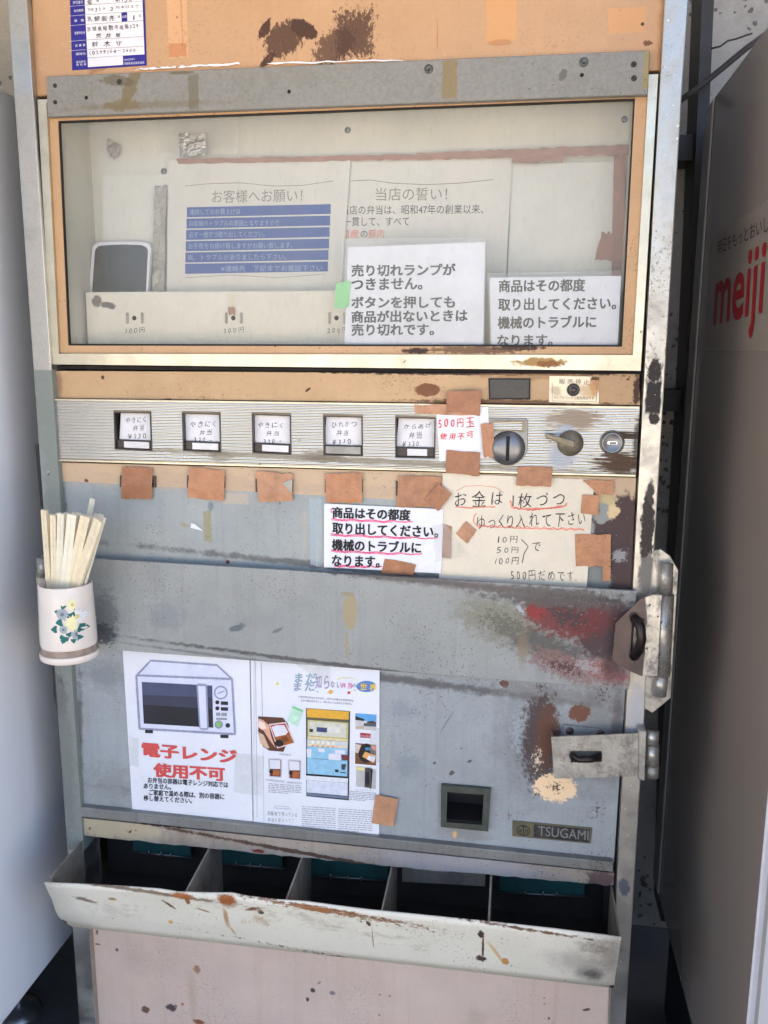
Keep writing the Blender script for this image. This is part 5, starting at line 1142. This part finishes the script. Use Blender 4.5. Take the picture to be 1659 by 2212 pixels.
# ---- white printed notice with pink underlining
Y = -0.0034
g = MB(curl(81, 0.0010)); g.sheet([(700, 1087.5), (958, 1100), (953, 1238.5), (700, 1225)], Y, M['paper'], 10, 8)
for t, tl, bl, br in (('商品はその都度', (719, 1095), (719, 1118), (886, 1124)), ('取り出してください。', (719, 1128), (719, 1152), (946, 1161)), ('機械のトラブルに', (718, 1164), (718, 1188), (909, 1195)), ('なります。', (718, 1199), (718, 1222), (820, 1225))):
    g.text(t, tl, bl, br, Y, M['ink'], 0.034, lift=0.0009)
for a, e, y0, y1 in ((717, 892, 1121, 1127), (715, 946, 1154, 1163), (716, 912, 1189, 1197), (722, 826, 1221, 1224)):
    g.ribbon([(a + (e - a) * t / 8, y0 + (y1 - y0) * t / 8 + (1.6 if t % 2 else -1.2)) for t in range(9)], 2.6, Y, M['pink_pen'], 0.0005, 0.8)
    g.ribbon([(a + (e - a) * t / 8, y0 + 2.5 + (y1 - y0) * t / 8 + (1.2 if t % 2 else -0.6)) for t in range(7)], 1.4, Y, M['pink_pen'], 0.0006, 0.8)
g.ribbon([(720, 1096), (715, 1102), (717, 1108)], 2.4, Y, M['pink_pen'])
g.build('take_out_notice', None, 'white four-line notice with bold black print underlined in pink, stuck above the lock bar', 'notice')
tape([(831, 1206), (899, 1219), (893, 1243), (824, 1238)], Y - 0.0012, M['tape'], 'brown_tape', 'slanting brown tape at the foot of the pink-underlined notice', group=GT, seed=82)
tape([(684, 1092), (712, 1094), (710, 1224), (682, 1224)], -0.0012, M['clear_tape'], 'clear_tape', 'upright clear tape along the left edge of the pink-underlined notice', seed=83)
tape([(652, 1104), (668, 1104), (664, 1204), (656, 1206)], -0.0010, M['clear_tape'], 'clear_tape', 'pointed leftover of clear tape left of the pink-underlined notice', seed=84)
g = MB(curl(85, 0.0006)); g.sheet([(413, 1130), (420, 1131), (440, 1147), (412, 1140)], -0.001, M['paper'], 3, 3); g.build('paper_scrap', None, 'torn white corner of a label on the blue-grey door above the lock bar', 'paper scrap')

# ---- microwave poster
Y = -0.0016
Z = lambda x, y: (x / 2, y / 2 + 1371.5)
g = MB(curl(91, 0.0003)); g.sheet([Z(530, 66), Z(1078, 108), Z(1092, 812), Z(572, 762)], Y, M['paper'], 12, 14)
M['mw_line'] = plain('lavender_outline', (152, 154, 176), 0.55); M['mw_fill'] = plain('pale_lavender', (218, 221, 236), 0.55); M['mw_dark'] = plain('oven_window', (40, 40, 48), 0.5, mottle=0.3, mscale=8); M['mw_navy'] = plain('oven_window_upper', (74, 80, 108), 0.5, mottle=0.1)
M['mw_mid'] = plain('oven_window_middle', (58, 61, 80), 0.5, mottle=0.1)
M['green_print'] = plain('green_print', (120, 204, 104), 0.5); M['grey_print'] = plain('grey_print', (150, 150, 158), 0.5); M['black_print'] = plain('black_print', (40, 40, 46), 0.5)
g.decal([Z(590, 174), Z(652, 110), Z(938, 130), Z(1003, 190)], Y, M['mw_fill'], 0.0004)
g.decal([Z(590, 174), Z(1003, 190), Z(1016, 428), Z(604, 405)], Y, M['mw_fill'], 0.0005)
g.ribbon([Z(590, 176), Z(652, 110), Z(938, 130), Z(1003, 190)], 4.0, Y, M['mw_line'], 0.0008)
g.ribbon([Z(592, 174), Z(1003, 190), Z(1016, 428), Z(604, 404), Z(590, 174)], 4.6, Y, M['mw_line'], 0.0009)
g.decal([Z(613, 202), Z(918, 218), Z(919, 270), Z(616, 258)], Y, M['mw_navy'], 0.0008); g.decal([Z(616, 258), Z(919, 270), Z(920, 320), Z(618, 300)], Y, M['mw_mid'], 0.0008); g.decal([Z(618, 300), Z(920, 320), Z(922, 400), Z(622, 382)], Y, M['mw_dark'], 0.0008)
g.decal([Z(850, 214), Z(858, 208), Z(888, 210), Z(896, 216), Z(903, 402), Z(896, 409), Z(870, 408), Z(862, 402)], Y, M['mw_line'], 0.0011); g.decal([Z(857, 219), Z(889, 220), Z(896, 402), Z(868, 401)], Y, M['mw_fill'], 0.0014)
def disc(mb, cx, cy, rx, ry, Y, m, lift): mb.decal([(cx + rx * math.cos(2 * math.pi * k / 20), cy + ry * math.sin(2 * math.pi * k / 20)) for k in range(20)], Y, m, lift)
def zdisc(mb, x, y, r, m, lift): c_ = Z(x, y); disc(mb, c_[0], c_[1], r / 2, r / 2, Y, m, lift)
zdisc(g, 955, 248, 30, M['mw_line'], 0.0010); zdisc(g, 955, 248, 23, M['mw_fill'], 0.0013); g.ribbon([Z(940, 252), Z(972, 240)], 2.4, Y, M['mw_line'], 0.0016)
for x, y, r, m in ((940, 290, 9, 'black_print'), (940, 316, 9, 'black_print'), (985, 390, 10, 'black_print'), (946, 386, 18, 'grey_print')): zdisc(g, x, y, r, M[m], 0.0010)
zdisc(g, 946, 386, 10, M['green_print'], 0.0013)
for x0_, y0_, x1_, y1_, m in ((955, 286, 986, 301, 'black_print'), (955, 311, 986, 326, 'black_print'), (934, 334, 953, 348, 'grey_print'), (957, 335, 981, 349, 'grey_print'), (935, 357, 982, 366, 'grey_print'), (628, 408, 662, 423, 'black_print'), (953, 430, 988, 444, 'black_print')):
    g.decal([Z(x0_, y0_), Z(x1_, y0_ + 1), Z(x1_, y1_ + 1), Z(x0_, y1_)], Y, M[m], 0.0010)
g.text('電子レンジ', Z(616, 466), Z(618, 522), Z(1021, 556), Y, M['red_print'], 0.046, lift=0.0008)
g.text('使用不可', Z(666, 553), Z(668, 610), Z(970, 630), Y, M['red_print'], 0.046, lift=0.0008)
for t, tl, bl, br in (('お弁当の容器は電子レンジ対応では', Z(640, 613), Z(640, 637), Z(986, 659)), ('ありません。', Z(622, 640), Z(622, 662), Z(740, 667)), ('ご家庭で温める際は、別の容器に', Z(645, 666), Z(645, 690), Z(970, 710)), ('移し替えてください。', Z(622, 691), Z(622, 714), Z(830, 727))):
    g.text(t, tl, bl, br, Y, M['ink'], 0.019, lift=0.0008)
g.build('microwave_poster', None, 'white poster with a drawn microwave oven over big red lettering', 'poster')

# ---- magazine page poster
Y = -0.0020
W3 = lambda x, y: (548.6 + x * 0.178565, 1426.4 + y * 0.178565)    # closer view of the page
g = MB(curl(95, 0.0003)); g.sheet([Z(1083, 110), Z(1640, 150), Z(1638, 870), Z(1095, 815)], Y, M['paper'], 12, 14)
def pp(pts, m, lift=0.0006): g.decal([W3(*a) for a in pts], Y, M[m] if isinstance(m, str) else m, lift)
_pm = {}
def pm(c):
    if c not in _pm: _pm[c] = plain('printed_ink', c, 0.5, mottle=0.10, mscale=120)
    return _pm[c]
g.ribbon([W3(20, 10), W3(40, 1900)], 0.7, Y, M['grey_print']); g.ribbon([W3(4, 0), W3(0, 1920)], 0.5, Y, M['grey_print']); g.ribbon([W3(88, 20), W3(105, 680)], 0.6, Y, M['black_print']); g.ribbon([W3(112, 1090), W3(122, 1950)], 0.5, Y, M['grey_print'])
for t, tl, bl, br, c, o in (('まだ', (505, 150), (500, 268), (752, 278), (150, 176, 188), 0.03), ('まだ', (490, 262), (486, 372), (735, 368), (158, 168, 186), 0.03), ('知ら', (748, 180), (742, 340), (908, 345), (170, 156, 186), 0.02), ('ない', (930, 250), (925, 325), (1055, 335), (166, 160, 180), 0.02),
                            ('弁当', (1060, 265), (1055, 335), (1185, 338), (222, 110, 170), 0.02), ('の', (1190, 285), (1186, 322), (1240, 326), (150, 140, 160), 0.02)):
    g.text(t, W3(*tl), W3(*bl), W3(*br), Y, pm(c), o, 0.5, seed=4)
g.decal([W3(1362 + 122 * math.cos(rad(a)), 315 + 68 * math.sin(rad(a))) for a in range(40, 330, 12)], Y, pm((92, 132, 190)), 0.0006)
g.text('世界', W3(1290, 272), W3(1286, 358), W3(1480, 368), Y, pm((244, 206, 70)), 0.02, 0.4, lift=0.0010)
g.ribbon([W3(1005, 228), W3(1080, 208), W3(1180, 212), W3(1270, 240)], 2.0, Y, pm((238, 214, 110)), taper=True)
for x, y, r, c in ((285, 280, 16, (236, 220, 60)), (1150, 390, 18, (226, 70, 50)), (928, 380, 26, (222, 172, 92)), (768, 376, 8, (120, 130, 160)), (1222, 360, 7, (130, 120, 120))): disc(g, *W3(x, y), r * 0.1786, r * 0.1786, Y, pm(c), 0.0007)
g.ribbon([W3(880, 395), W3(930, 388), W3(972, 370)], 1.2, Y, pm((200, 150, 80)))
g.text('弁当の考え方は人それぞれ、つまり人の数だけ弁当がある。', W3(540, 424), W3(540, 450), W3(1212, 500), Y, M['ink'], 0.0); g.text('だから話は尽きないし、知らないことはわんさかある。', W3(570, 470), W3(570, 496), W3(1184, 538), Y, M['ink'], 0.0)
# photo: hand holding a boxed meal
pp([(52, 676), (350, 692), (410, 760), (440, 900), (358, 1104), (186, 1090), (110, 1040), (52, 880)], pm((92, 58, 42)))
pp([(52, 700), (110, 720), (180, 780), (215, 930), (262, 1056), (190, 960), (120, 850), (52, 810)], pm((226, 170, 142)), 0.0009); pp([(52, 860), (120, 900), (190, 1060), (150, 1060), (80, 1000)], pm((214, 180, 150)), 0.0009); pp([(60, 720), (130, 760), (150, 820), (100, 830), (56, 790)], pm((246, 222, 206)), 0.0011)
pp([(182, 766), (390, 742), (500, 1000), (284, 1062)], pm((232, 214, 206)), 0.0012); pp([(200, 782), (380, 756), (485, 990), (292, 1046)], pm((178, 62, 58)), 0.0015); pp([(215, 800), (270, 780), (370, 778), (415, 860), (380, 905), (262, 920)], M['white_print'], 0.0018)
pp([(250, 930), (400, 880), (440, 900), (480, 980), (380, 1020), (290, 1030)], pm((166, 96, 46)), 0.0018); pp([(330, 930), (390, 905), (430, 960), (380, 985)], pm((122, 66, 34)), 0.0021); disc(g, *W3(312, 994), 9.5, 7.5, Y, pm((34, 28, 30)), 0.0024)
pp([(470, 546), (598, 600), (535, 802), (408, 735)], pm((190, 228, 200)), 0.0009); pp([(470, 546), (598, 600), (588, 625), (462, 572)], pm((140, 204, 150)), 0.0012); pp([(470, 660), (545, 690), (525, 750), (450, 720)], pm((206, 236, 212)), 0.0012)
# two small boxed meals
for (x0_, y0_, x1_, y1_) in ((172, 1180, 342, 1418), (410, 1196, 576, 1442)):
    pp([(x0_ + 14, y0_), (x1_ - 12, y0_ + 6), (x1_, y0_ + 20), (x1_ - 4, y1_ - 12), (x1_ - 16, y1_), (x0_ + 22, y1_ - 8), (x0_ + 8, y1_ - 22), (x0_, y0_ + 14)], pm((206, 202, 206)), 0.0006); pp([(x0_ + 16, y0_ + 14), (x1_ - 14, y0_ + 20), (x1_ - 18, y1_ - 14), (x0_ + 24, y1_ - 22)], pm((110, 50, 44)), 0.0009)
    pp([(x0_ + 18, y0_ + 16), (x1_ - 22, y0_ + 24), (x1_ - 20, y0_ + 130), (x0_ + 24, y0_ + 128)], M['white_print'], 0.0012); pp([(x0_ + 50, y0_ + 140), (x1_ - 22, y0_ + 150), (x1_ - 30, y1_ - 26), (x0_ + 60, y1_ - 30)], pm((176, 104, 58)), 0.0012); disc(g, *W3(x0_ + 40, y0_ + 160), 4.2, 4.2, Y, pm((38, 34, 38)), 0.0015)
for t, tl, bl, br in (('YAKINIKU', (300, 1118), (300, 1144), (446, 1154)), ('TORIKARAAGE', (146, 1432), (146, 1456), (368, 1476)), ('HIREKATSU', (400, 1460), (400, 1484), (580, 1498))): g.text(t, W3(*tl), W3(*bl), W3(*br), Y, M['grey_print'], 0.01)
def column(x0_, y0_, x1_, n, dy, sl, m):
    rnd = random.Random(int(x0_ + y0_))
    for k in range(n):
        y = y0_ + k * dy; x = x0_
        end = x1_ if k < n - 1 else x0_ + (x1_ - x0_) * 0.6
        while x < end:
            wd = rnd.uniform(16, 70); e = min(end, x + wd)
            g.ribbon([W3(x, y + (x - x0_) * sl), W3(e, y + (e - x0_) * sl)], 1.3, Y, m); x = e + rnd.uniform(5, 14)
M['micro'] = plain('fine_print', (150, 150, 156), 0.55)
column(178, 1490, 576, 6, 20, 0.07, M['micro']); column(582, 1765, 990, 11, 26, 0.06, M['micro']); column(1020, 1796, 1430, 11, 26, 0.06, M['micro']); column(1160, 1580, 1480, 6, 20, 0.08, M['micro'])
# photo of the machine itself
pp([(630, 576), (1164, 614), (1150, 1692), (634, 1640)], pm((58, 60, 62))); pp([(640, 580), (1152, 618), (1146, 716), (645, 684)], pm((228, 172, 58)), 0.0009); pp([(645, 684), (1146, 716), (1144, 752), (648, 716)], pm((96, 92, 66)), 0.0009); pp([(650, 716), (1144, 752), (1140, 948), (650, 912)], pm((200, 190, 128)), 0.0009)
pp([(672, 734), (1122, 764), (1116, 932), (672, 902)], pm((210, 208, 190)), 0.0012); pp([(760, 802), (888, 812), (885, 868), (760, 858)], pm((58, 72, 112)), 0.0015); pp([(675, 822), (718, 826), (716, 864), (675, 860)], pm((40, 40, 40)), 0.0015); pp([(905, 790), (1050, 800), (1046, 880), (905, 870)], pm((222, 220, 206)), 0.0015)
pp([(650, 914), (1140, 950), (1138, 980), (648, 946)], pm((226, 208, 152)), 0.0009); pp([(646, 948), (1138, 982), (1136, 1040), (646, 1006)], pm((206, 208, 206)), 0.0009); pp([(646, 1006), (1136, 1040), (1134, 1062), (646, 1030)], pm((236, 214, 176)), 0.0009)
for k in range(5):
    x = 715 + k * 61.5; y = 985 + k * 4
    pp([(x - 17, y - 18), (x + 17, y - 16), (x + 17, y + 18), (x - 17, y + 16)], pm((240, 232, 196)), 0.0012); disc(g, *W3(x, y + 44), 3.0, 2.1, Y, pm((230, 160, 96)), 0.0012)
pp([(646, 1030), (1134, 1062), (1130, 1402), (646, 1366)], pm((148, 196, 220)), 0.0009); pp([(700, 1180), (1126, 1206), (1126, 1212), (700, 1186)], pm((90, 120, 140)), 0.0012); pp([(782, 1060), (858, 1066), (856, 1108), (782, 1102)], M['white_print'], 0.0012); pp([(980, 1074), (1108, 1084), (1106, 1132), (980, 1122)], M['white_print'], 0.0012); pp([(905, 1120), (1052, 1130), (1050, 1206), (905, 1196)], M['white_print'], 0.0014)
pp([(1056, 1136), (1150, 1140), (1150, 1206), (1066, 1200)], pm((112, 52, 56)), 0.0014); pp([(1060, 1250), (1120, 1250), (1100, 1320), (1062, 1316)], pm((66, 66, 70)), 0.0014); pp([(984, 1312), (1026, 1316), (1024, 1350), (984, 1346)], pm((34, 36, 40)), 0.0014); pp([(1044, 1344), (1114, 1350), (1112, 1362), (1044, 1356)], pm((60, 76, 90)), 0.0014)
pp([(640, 1070), (660, 1064), (700, 1074), (690, 1170), (645, 1164)], M['white_print'], 0.0014)
pp([(630, 1366), (1140, 1402), (1138, 1424), (634, 1388)], pm((30, 34, 40)), 0.0012); pp([(628, 1388), (1140, 1424), (1136, 1478), (632, 1440)], pm((226, 228, 230)), 0.0012); pp([(640, 1442), (1136, 1480), (1134, 1636), (640, 1592)], pm((214, 218, 228)), 0.0012); pp([(634, 1600), (1146, 1646), (1146, 1672), (634, 1626)], pm((110, 126, 150)), 0.0012)
# right-hand small photos
pp([(1228, 638), (1482, 656), (1480, 850), (1230, 832)], pm((206, 202, 196))); pp([(1228, 638), (1482, 656), (1481, 740), (1340, 730), (1228, 690)], pm((96, 164, 216)), 0.0009); pp([(1228, 670), (1340, 708), (1330, 730), (1228, 716)], pm((40, 40, 44)), 0.0012); pp([(1330, 756), (1480, 762), (1480, 800), (1330, 790)], pm((90, 92, 96)), 0.0012); pp([(1370, 736), (1440, 726), (1480, 748), (1480, 762), (1370, 756)], pm((70, 66, 66)), 0.0012); pp([(1235, 800), (1330, 790), (1330, 826), (1240, 822)], pm((190, 176, 152)), 0.0012)
pp([(1284, 874), (1412, 884), (1410, 942), (1284, 932)], pm((176, 44, 62))); g.text('Coca-Cola', W3(1292, 890), W3(1289, 922), W3(1406, 930), Y, M['white_print'], 0.02, 0.5, lift=0.0012); g.text('えんべんとう', W3(1285, 954), W3(1283, 976), W3(1415, 986), Y, M['grey_print'], 0.0, 0.6)
pp([(1228, 998), (1480, 1020), (1478, 1270), (1224, 1248)], pm((116, 74, 50))); disc(g, *W3(1360, 1120), 17, 21, Y, pm((34, 30, 30)), 0.0009); disc(g, *W3(1378, 1066), 6, 3.4, Y, pm((72, 132, 176)), 0.0012); pp([(1345, 1100), (1480, 1150), (1450, 1240), (1312, 1160)], pm((226, 168, 100)), 0.0012); pp([(1390, 1142), (1474, 1168), (1456, 1226), (1370, 1190)], M['white_print'], 0.0015); pp([(1228, 1010), (1300, 1020), (1262, 1120), (1226, 1110)], pm((214, 196, 180)), 0.0009); pp([(1420, 1020), (1480, 1030), (1480, 1090), (1430, 1070)], pm((214, 130, 116)), 0.0012)
pp([(1240, 1276), (1408, 1294), (1480, 1320), (1476, 1556), (1236, 1520)], pm((186, 184, 178))); pp([(1345, 1296), (1410, 1298), (1404, 1540), (1340, 1530)], pm((74, 66, 62)), 0.0009); pp([(1350, 1350), (1392, 1352), (1396, 1500), (1346, 1496)], pm((30, 32, 44)), 0.0012); pp([(1412, 1300), (1440, 1316), (1420, 1550), (1408, 1550)], pm((30, 30, 32)), 0.0012); pp([(1244, 1280), (1340, 1290), (1336, 1330), (1246, 1326)], pm((226, 214, 150)), 0.0012)
g.text('あらいやオートコーナー', W3(1230, 1552), W3(1230, 1570), W3(1436, 1584), Y, M['grey_print'], 0.0)
g.ribbon([W3(236, 1786), W3(262, 1758), W3(410, 1768), W3(446, 1806)], 0.6, Y, M['grey_print']); g.text('Have you heard?', W3(262, 1776), W3(262, 1796), W3(416, 1806), Y, M['grey_print'], 0.0)
g.text('自販機で売っている', W3(168, 1818), W3(168, 1874), W3(522, 1896), Y, M['ink_soft'], -0.01, 0.6, seed=61); g.text('弁当があるって？', W3(168, 1898), W3(168, 1950), W3(478, 1966), Y, M['ink_soft'], -0.01, 0.6, seed=62)
g.build('magazine_poster', None, 'magazine page of small food pictures and a photo of this vending machine', 'poster')
tape([(811, 1717), (860.5, 1725), (850.5, 1785.5), (803, 1777)], -0.0042, M['tape'], 'brown_tape', 'brown tape at the lower right corner of the magazine page', group=GT, seed=101)
tape([Z(1015, 508), Z(1138, 525), Z(1130, 695), Z(1010, 680)], -0.0040, M['clear_tape'], 'clear_tape', 'clear tape bridging the microwave poster and the magazine page', seed=102)
tape([Z(556, 440), Z(600, 444), Z(598, 570), Z(560, 566)], -0.0032, M['clear_tape'], 'clear_tape', 'clear tape on the left edge of the microwave poster', seed=103)
tape([Z(1270, 120), Z(1430, 132), Z(1425, 215), Z(1390, 205)], -0.0040, M['clear_tape'], 'clear_tape', 'clear tape on the top edge of the magazine page', seed=104)
tape([Z(1600, 400), Z(1690, 410), Z(1686, 560), Z(1600, 548)], -0.0040, M['clear_tape'], 'clear_tape', 'clear tape on the right edge of the magazine page', seed=105)

# ---- chopstick cup
cy0 = -0.082
ctop, cbot = P(147, 1258, cy0), P(145, 1408, cy0)
cx_, cz0, cz1 = (ctop.x + cbot.x) / 2, P(145, 1418, cy0).z, ctop.z
mpx = (P(150, 1300, cy0) - P(140, 1300, cy0)).length / 10
r1, r2 = 51.5 * mpx, 54.5 * mpx
Hc = cz1 - cz0
prof = [(0, 0.0), (r2 * 0.96, 0.0), (r2 * 1.04, 0.002), (r2 * 1.055, 0.0085), (r2 * 1.04, 0.0115), (r2 * 0.955, 0.0135), (r2 * 0.945, 0.0175), (r2 * 0.985, 0.0215), (r2 * 1.005, 0.026), (r2 * 1.0, 0.04), (r1 * 1.02, Hc * 0.75), (r1, Hc - 0.002), (r1 - 0.001, Hc), (r1 - 0.0028, Hc - 0.001), (r1 - 0.0032, Hc - 0.03), (r2 - 0.005, 0.01), (0, 0.008)]
CUP = MB(); CUP.lathe((cx_, cy0, cz0), (0, 0, 1), prof, M['ceramic'], 56)
k_g = CUP.mi(M['ceramic_groove'])  # groove band above the base gets a darker, mottled tone
for f in CUP.bm.faces:
    zc = f.calc_center_median().z - cz0
    if 0.0125 < zc < 0.0200 and (f.calc_center_median() - Vector((cx_, cy0, cz0 + zc))).length > r2 * 0.8: f.material_index = k_g
def oncup(px, py, lift):
    a = 0.0; rr_ = r1
    for _ in range(6):
        q = P(px, py, cy0 - rr_ * math.cos(a))
        rr_ = r1 + (r2 - r1) * min(1, max(0, (cz1 - q.z) / (cz1 - cz0 - 0.02))) + lift
        a = math.asin(max(-0.98, min(0.98, (q.x - cx_) / rr_)))
    return Vector((cx_ + rr_ * math.sin(a), cy0 - rr_ * math.cos(a), q.z))
Q = lambda x, y: (82.3 + x * 0.19842, 1042.3 + y * 0.19842)
def cdecal(pts, m, lift):
    vv = [CUP.bm.verts.new(oncup(*Q(*p), lift)) for p in pts]; f = CUP.face(vv, M[m]); f.normal_update()
    if f.normal.y > 0: f.normal_flip()
def leaf(x, y, s, a):
    s *= 1.15
    for da, l in ((-1.0, 0.8), (0, 1.1), (1.0, 0.8)):
        t = a + da; ex, ey = x + math.cos(t) * s * l, y + math.sin(t) * s * l; nx, ny = -math.sin(t) * s * 0.45, math.cos(t) * s * 0.45; mx, my = x + math.cos(t) * s * l * 0.6, y + math.sin(t) * s * l * 0.6
        cdecal([(x, y), (mx + nx, my + ny), (ex, ey), (mx - nx, my - ny)], 'leaf', 0.0011)
def daisy(x, y, s, m, mc, n, lift):
    for k in range(n):
        t = 2 * math.pi * k / n + 0.2; l = s * random.uniform(0.9, 1.1); ex, ey = x + math.cos(t) * l, y + math.sin(t) * l; w_ = s * 2.3 / n; nx, ny = -math.sin(t) * w_, math.cos(t) * w_; mx, my = x + math.cos(t) * l * 0.7, y + math.sin(t) * l * 0.7
        cdecal([(x, y), (mx + nx, my + ny), (ex, ey), (mx - nx, my - ny)], m, lift + 0.0007 + 0.00002 * k)
    cdecal([(x + s * 0.3 * math.cos(2 * math.pi * k / 12), y + s * 0.3 * math.sin(2 * math.pi * k / 12)) for k in range(12)], mc, lift + 0.0012)
for a in ((355, 1425, 70, 1.2), (290, 1370, 40, 3.6), (205, 1410, 24, 3.4), (260, 1520, 58, 3.0), (505, 1540, 56, 0.4), (200, 1600, 50, 3.1), (290, 1680, 66, 1.9), (500, 1640, 36, 0.2), (385, 1705, 40, 1.4), (400, 1390, 40, -0.6), (470, 1570, 30, 1.0), (330, 1640, 40, 1.2)): leaf(*a)
for a in ((270, 1320, 34, 'ceramic', 'ceramic', 9, 0.0007), (375, 1330, 66, 'petal_y', 'petal_yd', 11, 0.0008), (262, 1438, 72, 'petal_g', 'petal_gd', 13, 0.0009), (490, 1418, 84, 'petal_w', 'petal_yd', 14, 0.0012), (380, 1532, 94, 'petal_y', 'petal_y', 14, 0.0015), (275, 1605, 48, 'petal_g', 'petal_gd', 11, 0.0010), (425, 1648, 72, 'petal_g', 'petal_gd', 12, 0.0011)): daisy(*a)
CUPO = CUP.build('chopstick_cup', None, 'pinkish-white cup printed with yellow and grey flowers, at the left end of the bar', 'cup')

# ---- chopsticks: (top px, py, bottom px, depth at top, width px, pale?)
sticks = [((200, 1077), 162, -0.040, 9, 0, 'pale chopstick poking up highest above all the others in the cup'),
          ((96, 1101.5), 107, -0.092, 14, 1, 'chopstick pair at the far left of the cup, its top left-most'),
          ((108, 1110), 112, -0.076, 10, 1, None), ((115, 1112), 118, -0.100, 11, 1, None), ((126, 1109), 122, -0.088, 9, 2, None), ((133, 1109), 129, -0.104, 15, 0, None),
          ((148, 1109), 136, -0.098, 17, 0, None), ((156, 1111), 141, -0.112, 17, 2, 'broad chopstick pair at the front centre of the cup'),
          ((163, 1107), 146, -0.070, 12, 0, None), ((170, 1108), 149, -0.090, 11, 2, None), ((168, 1115), 147, -0.096, 8, 1, None), ((176, 1112), 153, -0.078, 13, 1, None), ((183, 1111), 158, -0.070, 12, 0, None),
          ((185, 1115), 152, -0.108, 18, 1, 'leaning chopstick pair right of the broad front pair'), ((209, 1110), 172, -0.062, 9, 2, None), ((219, 1111), 178, -0.070, 8, 0, None), ((224, 1118), 181, -0.086, 8, 2, None), ((214, 1123), 166, -0.110, 20, 1, 'chopstick pair leaning furthest right, at the front of the cup'),
          ((140, 1112), 133, -0.060, 14, 2, None), ((200, 1116), 168, -0.080, 12, 2, None)]
proto_m = ['wood2', 'wood', 'wood2']
for i, ((tx, ty), bx, dy_, wpx, mm, lab) in enumerate(sticks):
    top_ = P(tx, ty, dy_); bot_ = P(bx, 1262, -0.082 + (dy_ + 0.085) * 0.35)
    ax = (bot_ - top_); L_ = ax.length; ax.normalize(); bot_ = top_ + ax * (L_ + 0.05)
    if bot_.z < cz0 + 0.012: bot_ = top_ + ax * ((top_.z - cz0 - 0.012) / abs(ax.z))
    hor = Vector((1, random.uniform(-0.35, 0.35) - 0.1, 0)).normalized(); hor = (hor - ax * hor.dot(ax)).normalized(); dep = ax.cross(hor); 
    wd = wpx * mpx * 0.5; th = 0.0022
    g = MB()
    g.prism([top_ + hor * wd + dep * th, top_ + hor * 0.0004 + dep * th, top_ + dep * th * 0.72, top_ - hor * 0.0004 + dep * th, top_ - hor * wd + dep * th, top_ - hor * wd - dep * th, top_ - hor * 0.0004 - dep * th, top_ - dep * th * 0.72, top_ + hor * 0.0004 - dep * th, top_ + hor * wd - dep * th], bot_ - top_, M[proto_m[mm]], 0.0)
    g.build('chopstick', None, lab or 'pale wooden chopsticks packed with others in the flowered cup', 'chopsticks', 'chopsticks in the flowered cup')
